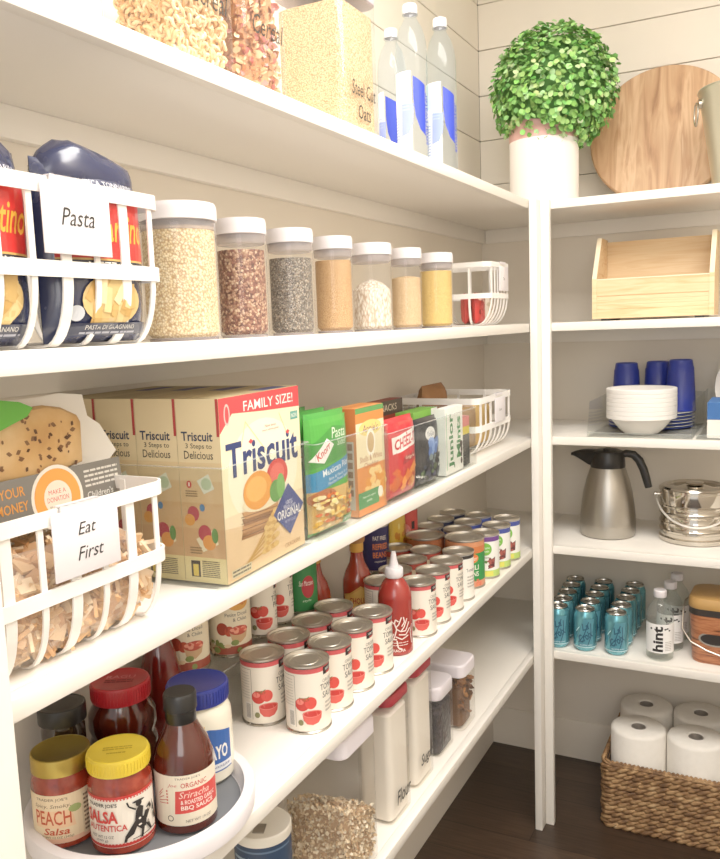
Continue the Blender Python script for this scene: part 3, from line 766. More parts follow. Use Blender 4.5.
# pasta bags
def pasta_bag(loc, rotz, label, seed):
    w, h, d = .136, .184, .062
    t = thing('pasta_bag', label, 'pasta bag', loc, rotz)
    b = MB(); f = pillow(b, w, h, d, M_NAVY, seed, .09); b.build('bag_film', t)
    # rolled top fold
    b = MB(); bm = bmesh.new(); bmesh.ops.create_uvsphere(bm, u_segments=28, v_segments=14, radius=1)
    for v in bm.verts:
        q = v.co; k = 1 + .16 * noise.noise(q * 2.6 + Vector((seed, 0, 0))) + .06 * noise.noise(q * 7 + Vector((0, seed, 0)))
        ex = math.copysign(abs(q.x) ** .75, q.x)
        v.co = Vector((ex * w * .475 * (1 + .05 * noise.noise(q * 3)), q.y * .026 * k, h - .012 + q.z * .030 * k + .004 * math.sin(ex * 4 + seed)))
    bm.verts.index_update(); b.add([v.co[:] for v in bm.verts], [[v.index for v in f.verts] for f in bm.faces], M_NAVY); bm.free()
    b.build('rolled_top', t)
    b = MB(); RD = '#cf2f2c'; GO = '#e6a93a'
    it = [rect(-.060, .085, .060, .150, RD), rect(-.060, .150, .060, .1535, GO), rect(-.060, .066, .060, .085, '#1d1f2c'), rect(-.060, .0835, .060, .0855, '#c9a25a'),
          txt('Di Martino', .0, .118, .108, .030, GO, .25, .012), txt('MEZZANI', 0, .078, .060, .008, '#e9e3d6'), txt('cuocere in 10 minuti', 0, .0695, .050, .0038, '#c9c6c0', .2),
          txt('ANTICA TONNARINI', .004, .162, .080, .0055, '#d4d3d8'), ell(.0, .043, .040, .026, '#d8b878', 24)]
    r = random.Random(seed)
    for k in range(16):
        a = r.uniform(-.6, .6) + 1.2; cu, cv = r.uniform(-.028, .028), r.uniform(.026, .058); dx, dy = .013 * math.cos(a), .013 * math.sin(a)
        it.append(line([(cu - dx, cv - dy), (cu + dx, cv + dy)], .0095, r.choice(['#e6c98c', '#d2ab66', '#efd8a4', '#c99e58'])))
    it += [rect(-.060, .008, .060, .020, '#23283f'), txt('PASTA DI GRAGNANO', 0, .0155, .070, .0045, '#c9c6c0'), greek(-.04, .008, .04, .012, 1, '#9a9caa', seed), ell(-.046, .030, .008, .008, '#c9ccd2', 18)]
    art(b, pillow_map(f, w, h), it, M_PRG, .0020, 6e-5); b.build('label', t)
    return t
pasta_bag((-.047, -1.600, ZB + .004), RZ - .03, 'navy pasta bag with a red panel at the right end of the basket', 3)
pasta_bag((-.050, -1.752, ZB + .004), RZ + .05, 'navy pasta bag with a red panel, nearer the left edge in the basket', 8)

# cereal squares in a film bag
def square_piece(b, p, s, M, c):
    h = s * .30; V = []; n = 3
    for sd in (-1, 1):
        for j in range(n):
            for i in range(n):
                e = 1 if (i == 1 and j == 1) else .7
                V.append(((i - 1) * s, (j - 1) * s, sd * h * e))
    F = []
    for sd in (0, 1):
        o = sd * 9
        for j in range(2):
            for i in range(2):
                q = (o + j * 3 + i, o + j * 3 + i + 1, o + j * 3 + i + 4, o + j * 3 + i + 3); F.append(q if sd else q[::-1])
    ed = [0, 1, 2, 5, 8, 7, 6, 3]
    for k in range(8): a, c_ = ed[k], ed[(k + 1) % 8]; F.append((a, c_, c_ + 9, a + 9))
    b.add(V, F, M_PR, c, Matrix.Translation(p) @ M)
t = thing('cereal_bag', 'clear film bag of toasted cereal squares in the Eat First basket', 'cereal bag', (-.098, -1.700, ZC + .006), RZ)
b = MB(); R = [ring(rrect(.25, .110, .03), .000), ring(rrect(.292, .150, .045), .020), ring(rrect(.296, .156, .05), .06), ring(rrect(.286, .150, .05), .092), [(x, y, .110 + .005 * math.sin(x * 40)) for x, y in rrect(.250, .10, .04)]]
def crumple(p, k=.004): q = Vector(p); return tuple(q + Vector((noise.noise(q * 35), noise.noise(q * 35 + Vector((9, 0, 0))), noise.noise(q * 30 + Vector((0, 7, 0))))) * k)
b.loft([[crumple(p) for p in r] for r in R], mat_clear('cereal_film', '#fdfcfa', 1.45, .10, .10, '#ffffff', .7), True, False); b.build('film', t)
b = MB(); rr = random.Random(21)
b.loft([ring(rrect(.22, .09, .03), .003), ring(rrect(.262, .120, .04), .02), ring(rrect(.262, .122, .045), .075), ring(rrect(.20, .07, .03), .092)], M_PR, col=hx('#cfa273'))
CS = ['#e2b98a', '#e9c59a', '#dbac7c', '#f0d5b2', '#dfb484', '#d3a272']
for k in range(800):
    q = rr.random()
    if q < .55: p = (rr.uniform(-.138, .138), -.066 + rr.uniform(-.003, .006), rr.uniform(.008, .085))
    elif q < .75: p = (rr.choice((-1, 1)) * .136, rr.uniform(-.065, .065), rr.uniform(.010, .085))
    else: p = (rr.uniform(-.13, .13), rr.uniform(-.06, .06), .086 + rr.uniform(-.004, .012))
    if p[2] < .025: p = (p[0] * .93, p[1] * .85, p[2])
    square_piece(b, p, rr.uniform(.0078, .0098), rrot(rr), hx(rr.choice(CS)))
o = b.build('cereal_squares', t, angle=50); o['kind'] = 'stuff'

# flatbread in a white paper bag with a grey printed band
t = thing('bread_bag', 'white bag of speckled flatbread with a grey printed band, in the Eat First basket', 'bread bag', (-.105, -1.634, ZC + .129), RZ)
t.rotation_euler = (math.radians(-6), 0, RZ)
M_PAPER = mat_noise('white_bag_paper', [(0, '#f0ece4'), (1, '#f8f5ef')], 9, rough=.55, bump=.3)
M_BREAD = mat_noise('baked_crust', [(.2, '#b98a52'), (.45, '#d3a76c'), (.7, '#e3c290')], 16, rough=.7, bump=.5, detail=6)
b = MB(); out = [(-.17, -.008), (.108, -.008), (.112, .040), (.128, .056), (.112, .092), (.098, .104), (.088, .126), (.060, .135), (.030, .134), (-.17, .130)]
def sheet(b, out, y0, y1, m, k=.003): b.loft([[crumple((x, y0, z), k) for x, z in out], [crumple((x, y1, z), k) for x, z in out]], m)
sheet(b, out, .012, .0165, M_PAPER, .005); b.build('paper_bag', t)
bo = [(-.16, .045), (-.10, .055), (-.02, .040), (.060, .052), (.066, .098), (.062, .106), (.040, .117), (.015, .122), (-.02, .120), (-.05, .113), (-.10, .096), (-.16, .078)]
b = MB(); cx = -.03; cz = .075
def shr(f): return [((x - cx) * f + cx, (z - cz) * f + cz) for x, z in bo]
b.loft([[(x, .010, z) for x, z in bo], [(x, -.004, z) for x, z in bo], [(x, -.011, z) for x, z in shr(.93)], [(x, -.015, z) for x, z in shr(.75)], [(x, -.016, z) for x, z in shr(.3)]], M_BREAD)
r = random.Random(4)
for k in range(90):
    x, z = r.uniform(-.15, .050), r.uniform(.048, .112)
    q = math.hypot((x - cx) / .12, (z - cz) / .05)
    if z > .1 and x < -.05 or z < .052 and x < -.02: continue
    a = r.uniform(0, PI); s = r.uniform(.0014, .0030)
    b.add([(x + s * math.cos(a + PI * i / 3) * (1.6 if i % 3 == 0 else .7), -.0162 + .0045 * min(1, max(0, q - .55)) + (0 if q < .8 else .002), z + s * math.sin(a + PI * i / 3)) for i in range(6)], [tuple(range(5, -1, -1))], M_PR, hx(r.choice(['#7d5838', '#7d5331', '#59371e'])))
b.build('flatbread', t)
b = MB(); b.box(-.17, .104, -.0185, -.0170, -.008, .050, mat('grey_card', '#77736c', .5), .0004)
# band slants up to the right like the printed card in the bag
bd = b.build('printed_band', t)
b = MB(); OR = '#e39a45'
it = [txt('PUT YOUR', -.066, .036, .056, .0105, OR, 0, .01), txt('MONEY', -.056, .020, .040, .0105, OR, 0, .01), txt('WHERE THE', -.064, .004, .062, .0105, OR, 0, .01),
      ell(.004, .020, .036, .036, '#efe7da', 36), ell(.004, .020, .032, .032, '#eda34c', 36), ell(.004, .020, .019, .019, '#f3e6d3', 30), txt('MAKE A', .004, .027, .024, .0048, '#d8543f'), txt('DONATION', .004, .019, .030, .0055, '#d8543f'), txt('on your receipt', .004, .011, .026, .0036, '#6a645c'),
      greek(.045, .022, .098, .044, 4, '#d9d5cc', 6, .45), txt("Children's", .066, .014, .040, .0075, '#efece6'), txt('Miracle Network', .070, .003, .052, .0065, '#efece6')]
art(b, plane_map((0, -.0185, 0), (1, 0, 0), (0, 0, 1)), it, M_PR, .0004); b.build('lettering', bd)
b = MB(); sheet(b, [(-.17, .092), (-.075, .096), (-.022, .112), (-.012, .120), (-.026, .127), (-.060, .133), (-.17, .135)], -.0215, -.0185, mat('leaf_green_film', '#5fb63c', .35), .003); b.build('green_tag', t)

# ------------------------------------------------------------------ clear shelf bins
def clear_bin(loc, w, d, h, label, rotz=RZ, low=None):
    """open box of clear acrylic; front -y; low = height of the front wall"""
    t = thing('clear_bin', label, 'bin', loc, rotz); b = MB(); k = .0022; lo = low or h
    b.box(-w / 2, w / 2, 0, d, 0, k, M_CLR)
    b.box(-w / 2, w / 2, 0, k, k, lo, M_CLR); b.box(-w / 2, w / 2, d - k, d, k, h, M_CLR)
    for sx in (-1, 1):
        x0, x1 = sorted((sx * w / 2, sx * (w / 2 - k)))
        P = [(k, k), (d - k, k), (d - k, h), (min(.03, d * .2), h), (k, lo)] if low else [(k, k), (d - k, k), (d - k, h), (k, h)]
        b.loft([[(x0, y, z) for y, z in P], [(x1, y, z) for y, z in P]], M_CLR)
    b.build('bin_walls', t)
    e = MB(); lw = .0014
    e.strap([(x, y, h) for x, y in rrect(w, d, .004, 3, 0, d / 2)] if not low else [(-w / 2, .001, lo), (w / 2, .001, lo)], (0, 0, 1), lw, lw, mat_clear('polished_edge', '#f4f6f4', 1.4, .1, .22, '#f2f4f2', .3), not low)
    e.build('bin_rim', t)
    return t
TRX = -.0105
clear_bin((TRX + .003, -1.333, ZC), .236, .268, .156, 'clear bin holding four tan cracker boxes', RZ + .06)
clear_bin((-.010, -.712, ZC), .470, .16, .132, 'clear bin of mixed snack packets between crackers and end basket')
clear_bin((-.008, -1.080, ZC), .254, .16, .150, 'clear bin of green pouches and the orange pasta box')

# cracker boxes: printed front and printed spine
def cracker_front(w, h):
    NV = '#2f3b6b'; RD = '#d9474a'; u0 = -w / 2
    it = [rect(u0, 0, w / 2, h, '#f3e6bd'), ell(0, h * .55, w * .44, h * .30, '#f7efd3', 30), rect(u0, 0, w / 2, h * .30, '#e6c294'), ('p', [[(u0, h * .30), (w / 2, h * .22), (w / 2, h * .36), (u0, h * .36)]], '#eed6ae'),
          ('p', [[(u0, h - .020), (0, h - .026), (w / 2, h - .030), (w / 2, h), (u0, h)]], RD), ('p', [[(u0, h - .045), (u0 + .03, h - .022), (u0 + .03, h), (u0, h)]], RD),
          txt('FAMILY SIZE!', .020, h - .0150, .135, .0135, '#fbeee6', 0, .004), ell(u0 + .018, h - .022, .007, .014, '#f0b9b2', 16), ell(u0 + .018, h - .022, .0045, .011, RD, 16),
          line([(-.045, h * .85), (.015, h * .62)], .002, '#f0d89a'), line([(-.045, h * .85), (-.06, h * .7)], .002, '#f0d89a'), line([(.045, h * .86), (.07, h * .7)], .002, '#f0d89a'),
          txt('Now even', .020, h * .80, .030, .004, '#dd7a6a'), txt('more whole grain', .020, h * .775, .045, .004, '#dd7a6a'), rect(w / 2 - .028, h * .80, w / 2 - .006, h * .85, '#5d9f8f'), txt('NON', w / 2 - .017, h * .825, .016, .006, '#f4efe2'),
          txt('Triscuit', 0, h * .655, w * .90, .046, NV, 0, .022), ('p', [[(-.040, h * .735), (-.034, h * .75), (-.028, h * .735), (-.034, h * .72)]], RD), ('p', [[(.062, h * .735), (.068, h * .75), (.074, h * .735), (.068, h * .72)]], RD)]
    # cracker stack, tomatoes, herb, wheat
    for k in range(4):
        v = h * (.205 + .036 * k); it.append(('p', [[(-.070 + .004 * k, v), (.025 + .002 * k, v - .004), (.030, v + .006), (-.066, v + .010)]], ['#9c6a3c', '#b8834e', '#8f5f34', '#c08c58'][k])); it.append(line([(-.068, v + .004), (.028, v)], .001, '#6f4626'))
    it += [ell(-.006, h * .385, .058, .014, '#efe0bd', 24), ell(.032, h * .500, .030, .022, '#d3403a', 24), ell(.032, h * .508, .020, .014, '#e4655a', 20), ell(-.022, h * .448, .038, .026, '#e99a3f', 24), ell(-.026, h * .458, .027, .017, '#f0b25c', 20), ell(.026, h * .405, .018, .016, '#5d9446', 16), ell(.040, h * .425, .012, .018, '#74ac58', 14)]
    for k in range(5):
        a = .10 + .13 * k; x, y = -.062 + .004 * k, h * .060 + .002 * k
        it.append(line([(x, y), (x + .065 * math.cos(a), y + .065 * math.sin(a))], .0026, '#c99a4c')); it += [ell(x + (.050 + .008 * q) * math.cos(a), y + (.050 + .008 * q) * math.sin(a), .008, .0042, ['#dcb46a', '#c99a4c'][q % 2], 10) for q in range(5)]
    it += [('p', [[(.060, h * .11), (.104, h * .265), (.060, h * .425), (.014, h * .265)]], '#3c4784'), txt('ORIGINAL', .060, h * .245, .070, .013, '#f4f0ea', 0, .008), txt('100%', .061, h * .31, .020, .006, '#dcdcec'), txt('Whole Grain', .061, h * .285, .036, .006, '#dcdcec'), txt('NET WT 12.5 OZ', .062, h * .195, .032, .004, '#b9bcd8'),
           rect(-.098, h * .02, -.050, h * .065, '#d8c9a4'), greek(-.096, h * .022, -.052, h * .063, 2, '#5c5140', 2), txt('CRACKERS', .066, h * .05, .046, .006, '#9c7040')]
    return it
def cracker_spine(d, h):
    it = [rect(-d / 2, 0, d / 2, h, '#e6d2a6'), rect(-d / 2, h * .0, d / 2, h * .66, '#e0c698'), rect(-d / 2, h * .0, d / 2, h * .56, '#d9b98a'), rect(-d / 2, 0, d / 2, h * .44, '#d2ac7c'), rect(-d / 2, 0, d / 2, h * .30, '#cca274'), rect(-d / 2, 0, d / 2, h * .14, '#e3d196'), rect(d / 2 - .004, h * .80, d / 2, h, '#b23c3c'),
          txt('Triscuit', -.002, h * .80, d * .74, .0120, '#26304f', 0, .022), txt('3 Steps to', 0, h * .745, d * .62, .0085, '#3a3330', 0, .006), txt('Delicious', -.001, h * .70, d * .68, .0105, '#3a3330', 0, .006),
          ('p', [[(-.006, h * .56), (.012, h * .60), (.020, h * .52), (.004, h * .49)]], '#dfe3cf'), ell(.008, h * .545, .008, .008, '#b9cda8', 10), ell(-.018, h * .54, .004, .005, '#cf4a44', 12), txt('1', -.018, h * .54, .002, .005, '#f6eee0'),
          greek(-.024, h * .47, -.006, h * .51, 3, '#8d734e', 2), ell(.0, h * .415, .004, .005, '#4a7fb0', 12), ell(-.014, h * .38, .009, .010, '#b23a48', 14), ell(-.020, h * .345, .008, .008, '#e09a45', 12),
          ('p', [[(-.012, h * .24), (.016, h * .30), (.022, h * .22), (-.002, h * .17)]], '#e6d9b6'), ell(.002, h * .275, .010, .011, '#b23a48', 16), ell(.008, h * .225, .010, .010, '#e09445', 16), ell(.017, h * .265, .005, .010, '#5f8f45', 12), greek(-.022, h * .155, -.004, h * .20, 3, '#8d734e', 5),
          rect(-.022, h * .03, -.008, h * .12, '#3b2f24'), rect(-.019, h * .035, -.011, h * .10, '#e0c34c'), greek(-.005, h * .03, .022, h * .125, 9, '#5c4e36', 8)]
    return it
M_CARD = mat('tan_card', '#d9c69a', .5)
def cracker_box(loc, rotz, label, grp=None, proto=[None]):
    if proto[0]: return dup(proto[0], loc, rotz, label)
    w, d, h = .212, .064, .238
    t = thing('cracker_box', label, 'cracker box', loc, rotz); proto[0] = t
    MB().box(-w / 2, w / 2, 0, d, 0, h, M_CARD, .0008, seg=1).build('carton', t)
    b = MB(); art(b, plane_map((0, 0, 0), (1, 0, 0), (0, 0, 1)), cracker_front(w, h), M_PR); b.build('front_print', t)
    b = MB(); art(b, plane_map((-w / 2, d / 2, 0), (0, -1, 0), (0, 0, 1)), cracker_spine(d, h), M_PR); b.build('spine_print', t)
    b = MB(); art(b, plane_map((0, d / 2, h), (1, 0, 0), (0, 1, 0)), [rect(-w / 2 + .002, -d / 2 + .002, w / 2 - .002, d / 2 - .002, '#cbb88c'), rect(-w / 2 + .004, -.012, w / 2 - .03, d / 2 - .004, '#c2ad80'), rect(w / 2 - .09, -d / 2 + .006, w / 2 - .02, 0, '#4b4f86')], M_PR); b.build('top_print', t)
    return t
ca, sa = math.cos(.095), math.sin(.095)
for k, lb in enumerate(['front tan cracker box showing its family size front panel', 'second tan cracker box from the front of its bin', 'third tan cracker box from the front of its bin', 'rearmost tan cracker box against the wall']):
    dd = .005 + .0648 * k
    cracker_box((TRX - .001 - dd, -1.333 - dd * .06, ZC + .0032), RZ + .06, lb)

# pouches, boxes and packets in the next two bins
def rice_pouch(loc, rotz, label, proto=[None]):
    if proto[0]: return dup(proto[0], loc, rotz, label)
    w, h, d = .122, .190, .030
    t = thing('rice_pouch', label, 'pouch', loc, rotz); proto[0] = t
    b = MB(); f = pillow(b, w, h, d, mat('green_film', '#3f9a3c', .3, 0, .5, .3), 5, .06); b.build('pouch_film', t)
    it = [rect(-.064, .010, .064, .182, '#4ba43f'), ('p', [[(-.064, .105), (.064, .120), (.064, .160), (.0, .168), (-.064, .140)]], '#3f8f3a'), txt('Pasta', .018, .156, .046, .017, '#e3f0d8', .2), txt('Sides', .026, .140, .030, .011, '#e3f0d8', .2),
          ('p', [[(-.060, .118), (-.020, .150), (.0, .138), (-.030, .112)]], '#f3f1ea'), txt('Knorr', -.029, .131, .040, .012, '#cf3330', .2, .02, .5), ('p', [[(-.064, .068), (.064, .085), (.064, .118), (-.064, .098)]], '#2f86b8'), txt('Mexican Rice', .008, .101, .085, .011, '#f2f6f6', 0, .008, .12), txt('Rice & Pasta in a', .012, .0885, .060, .005, '#e6eef2', 0, 0, .12), txt('Mexican Flavor Sauce', .012, .082, .066, .005, '#e6eef2', 0, 0, .12),
          rect(-.064, .006, .064, .070, '#d9b06a'), ell(-.030, .058, .034, .014, '#b5683a', 16)] + blobs(90, -.052, .012, .052, .062, .008, .0035, ['#eab548', '#f3cd6e', '#dca038', '#f0d68c', '#e0702f', '#f6e2ae'], 9) + [rect(.018, .008, .062, .020, '#4b8f42'), txt('NET WT 5.6 OZ', .040, .014, .034, .0055, '#eef3e6')]
    b = MB(); art(b, pillow_map(f, w, h), it, M_PRG, .0020, 6e-5); b.build('pouch_print', t)
    return t
rice_pouch((-.030, -1.143, ZC + .004), RZ - .02, 'green rice pouch with a blue band, frontmost of three')
rice_pouch((-.066, -1.140, ZC + .004), RZ - .02, 'green rice pouch, second behind the front one')
rice_pouch((-.102, -1.138, ZC + .004), RZ + .02, 'green rice pouch, rearmost of three')
def carton(name, label, cat, loc, rotz, w, d, h, base, front, side_=None, top=None, rough=.5):
    t = thing(name, label, cat, loc, rotz)
    MB().box(-w / 2, w / 2, 0, d, 0, h, base, .0008, seg=1).build('carton', t)
    b = MB(); art(b, plane_map((0, 0, 0), (1, 0, 0), (0, 0, 1)), front, M_PR); b.build('front_print', t)
    if side_: b = MB(); art(b, plane_map((-w / 2, d / 2, 0), (0, -1, 0), (0, 0, 1)), side_, M_PR); b.build('spine_print', t)
    if top: b = MB(); art(b, plane_map((0, d / 2, h), (1, 0, 0), (0, 1, 0)), top, M_PR); b.build('top_print', t)
    return t
w, d, h = .108, .045, .184; OG = '#e58a45'
fr = [rect(-w / 2, 0, w / 2, h, '#f0e0b8'), rect(-w / 2, h * .86, w / 2, h, OG), rect(-w / 2, h * .95, w / 2, h, '#5f9a55'), ell(0, h * .80, w * .40, .014, '#e9d27a', 20), txt("Annie's", 0, h * .80, .060, .014, '#8a4a6a', .2), ell(0, h * .66, .018, .024, '#f6eedc', 18), ell(0, h * .66, .013, .018, '#c9a878', 16), rect(-w / 2, 0, w / 2, h * .45, '#e08c46'), txt('Shells & White', 0, h * .52, .086, .010, '#a85a3c'), txt('Cheddar', 0, h * .455, .056, .009, '#a85a3c')] + blobs(40, -.02, h * .12, .048, h * .40, .011, .008, ['#f0a94a', '#f6c476', '#e39436', '#f3d08c'], 3) + [rect(-w / 2, .012, w / 2 - .03, .040, '#4f9358'), txt('Made with organic', -.014, .030, .050, .005, '#eef3e6'), txt('pasta', -.014, .022, .02, .005, '#eef3e6'), ell(.030, .030, .010, .010, '#f3efe2', 16), rect(-w / 2, 0, w / 2, .012, OG)]
sd = [rect(-d / 2, 0, d / 2, h, '#e89a62'), rect(-d / 2, h * .76, d / 2, h, '#e58148'), rect(-.020, .012, .018, h * .70, '#cfc6b6')] + [rect(-.018 + .012 * (k % 3), h * (.62 - .085 * (k // 3)), -.009 + .012 * (k % 3), h * (.68 - .085 * (k // 3)), ['#8f877a', '#b2a898', '#9c7d62'][k % 3]) for k in range(18)] + [ell(-.004, h * .86, .008, .010, '#f7efe4', 14), ell(-.008, h * .92, .003, .009, '#f7efe4', 10), ell(.0, h * .92, .003, .009, '#f7efe4', 10)]
carton('pasta_box', 'orange and cream macaroni box with a picture-grid spine', 'box', (-.020, -1.000, ZC + .0032), RZ, w, d, h, mat('orange_card', '#e58a45', .5), fr, sd, [rect(-w / 2, -d / 2, w / 2, d / 2, '#e79a58'), rect(-w / 2 + .01, -.01, w / 2 - .01, .01, '#d8823f')])
def packet(name, label, cat, loc, rotz, w, h, d, m, items, seed, wr=.08):
    t = thing(name, label, cat, loc, rotz); b = MB(); f = pillow(b, w, h, d, m, seed, wr); b.build('packet_film', t)
    b = MB(); art(b, pillow_map(f, w, h), items, M_PRG, .0020, 6e-5); b.build('packet_print', t)
    return t
w, h = .128, .150
it = [rect(-.062, .008, .062, .142, '#cf2c34'), ('p', [[(-.050, .085), (.052, .096), (.056, .128), (-.052, .116)]], '#f1e9e2'), txt('CHEEZ-IT', .002, .106, .096, .020, '#cf2c34', .2, .03, .09), ('p', [[(-.020, .062), (.046, .070), (.050, .082), (-.016, .076)]], '#a51f2a'), txt('Original', .016, .073, .046, .008, '#f6e6c8', .2)] + blobs(14, -.050, .012, .052, .056, .015, .012, ['#e8792f', '#ef9440', '#d9632a', '#f3ab5c'], 6, 4)
packet('snack_bag', 'red cheese cracker bag at the front of its clear bin', 'bag', (-.030, -.868, ZC + .004), RZ, w, h, .034, mat('red_film', '#cf2c34', .3, 0, .5, .3), it, 12)
it = [rect(-.054, .006, .054, .128, '#26262c'), ell(-.006, .102, .024, .014, '#ece9e6', 20), txt('YoGo', -.006, .102, .032, .010, '#34406a', .2), ('p', [[(-.020, .094), (-.008, .092), (-.018, .084)]], '#ece9e6')] + blobs(16, -.030, .060, .030, .088, .012, .010, ['#5577b8', '#6f92cf', '#466aa8', '#8aa8dc'], 2) + blobs(40, -.048, .008, .048, .056, .009, .007, ['#3a4258', '#586a4a', '#2c2f3c', '#7a8a8c', '#4a4a66', '#1e1e24'], 5)
packet('snack_bag', 'black blueberry snack bag beside the red bag', 'bag', (-.030, -.738, ZC + .004), RZ, .112, .134, .030, mat('black_film', '#26262c', .3, 0, .5, .3), it, 14)
w, d, h = .105, .022, .142
fr = [rect(-w / 2, 0, w / 2, h, '#f1efe8'), txt('Junior', -.016, .070, .120, .034, '#2f7d3f', 0, .03, PI / 2), txt('Mints', .026, .074, .090, .026, '#3a8c48', 0, .03, PI / 2), line([(-.045, .01), (-.045, .132)], .003, '#8cc39a')] + blobs(5, .036, .012, .046, .060, .007, .009, ['#3a2a22', '#4b372c'], 2)
carton('candy_box', 'white candy box with green vertical lettering', 'box', (-.016, -.604, ZC + .0032), RZ, w, d, h, mat('white_card', '#efeee8', .5), fr, [rect(-d / 2, 0, d / 2, h, '#eef0ea')])
fr = [rect(-.050, 0, .050, .110, '#2a2826'), rect(-.050, .070, .050, .100, '#e7cf4c'), rect(-.050, .088, .050, .110, '#e07f7c'), greek(-.04, .01, .04, .062, 8, '#57534c', 3), rect(-.03, .02, .01, .045, '#4a4642')]
carton('tea_box', 'black, yellow and pink small box at the far end of the bin', 'box', (-.024, -.536, ZC + .0032), RZ, .098, .060, .110, mat('charcoal_card', '#2a2826', .5), fr, None, [rect(-.049, -.03, .049, .03, '#df8a84')])
carton('snack_box', 'lime green and white box standing behind the candy box', 'box', (-.060, -.655, ZC + .0032), RZ, .130, .040, .140, mat('lime_card', '#7ab648', .5), [rect(-.065, 0, .065, .14, '#7fbb4c'), rect(-.065, 0, .065, .07, '#e9efe0'), rect(.03, .09, .065, .14, '#f0f2ea')], [rect(-.02, 0, .02, .14, '#8cc457')])
carton('snack_box', 'dark red and black box standing at the back of the bin', 'box', (-.120, -.715, ZC + .0032), RZ, .150, .030, .165, mat('brick_card', '#9a3b2c', .5), [rect(-.075, 0, .075, .165, '#9a3b2c'), rect(-.075, .135, .075, .165, '#4a3a34'), txt('SNACKS', 0, .15, .09, .014, '#d8c8b0')], [rect(-.015, 0, .015, .165, '#6f9a4a')])
carton('snack_box', 'slim yellow box at the back of the bin behind the red bag', 'box', (-.092, -.800, ZC + .0032), RZ, .11, .025, .128, mat('yellow_card', '#d8b84c', .5), [rect(-.055, 0, .055, .128, '#dbbd52'), rect(-.055, 0, .055, .05, '#c9833f')])
# things in the far basket
M_KRAFT = mat_noise('kraft_paper', [(0, '#a9814f'), (1, '#c39c68')], 12, rough=.75, bump=.3)
def paper_packet(loc, rotz, label, w, h, d, m, seed):
    t = thing('paper_packet', label, 'packet', loc, rotz); b = MB(); pillow(b, w, h, d, m, seed, .16, 12, 14); b.build('packet_film', t); return t
paper_packet((-.095, -.330, ZC + .006), RZ, 'tan paper packet standing in the far basket, nearer side', .10, .115, .05, M_KRAFT, 3)
paper_packet((-.095, -.215, ZC + .006), RZ, 'tan paper packet standing in the far basket, farther side', .10, .110, .05, mat_noise('honey_paper', [(0, '#c9a25e'), (1, '#dcbc7c')], 12, rough=.6), 7)
paper_packet((-.185, -.310, ZC + .006), RZ, 'brown crumpled paper bag at the back of the far basket', .13, .165, .06, mat_noise('brown_paper', [(0, '#8a5f3c'), (1, '#a87a50')], 12, rough=.75, bump=.3), 11)
# red packets in the small basket
for k, (x, y, c, lb) in enumerate([(-.090, -.212, '#b8332f', 'red fruit snack packet nearest in the small basket'), (-.125, -.200, '#c8514a', 'red packet behind the first in the small basket'), (-.090, -.140, '#e6d9c6', 'cream tea packet in the small basket'), (-.125, -.125, '#c98a5a', 'tan packet at the back of the small basket')]):
    tt = thing('tea_packet', lb, 'packet', (x, y, ZB + .006), RZ + .1 * (k % 2)); b = MB(); f = pillow(b, .062, .078, .026, mat('packet_film_%d' % k, c, .35), k + 20, .2, 12, 14); b.build('packet_film', tt)
    b = MB(); art(b, pillow_map(f, .062, .078), blobs(12, -.022, .012, .022, .066, .006, .006, ['#7a1f1f', '#e9b9a8', '#d9605a'] if k < 2 else ['#f3ece0', '#b98a5a', '#cfc0a4'], k), M_PR, .0007); b.build('packet_print', tt)
# ------------------------------------------------------------------ tins
def tin(name, label, loc, rotz, r, h, items, base='#efe6d6', group=None, lid=M_TIN2, cat='can'):
    t = thing(name, label, cat, loc, rotz, group); e = .0016
    MB().lathe([(0, .003), (r - .004, .003), (r - .003, 0), (r, .0005), (r + .0004, .003), (r - e, .0045), (r - e, h - .0045), (r + .0004, h - .003)], M_TIN, 44).build('can_body', t)
    b = MB(); b.lathe([(r + .0004, h - .003), (r + .0002, h), (r - .0022, h), (r - .0032, h - .004), (r - .007, h - .0045), (r - .009, h - .0035), (r * .72, h - .0035), (r * .70, h - .0043), (r * .52, h - .0043), (r * .50, h - .0036), (0, h - .0036)], lid, 44); b.build('lid', t)
    b = MB(); b.lathe([(r - e + .0003, .0055), (r - e + .0006, .0056), (r - e + .0006, h - .0056), (r - e + .0003, h - .0055)], M_PR, 44, col=hx(base))
    art(b, cyl_map(r - e + .0006), items, M_PR, .0002); b.build('paper_label', t)
    return t
T_RED = '#cc5557'
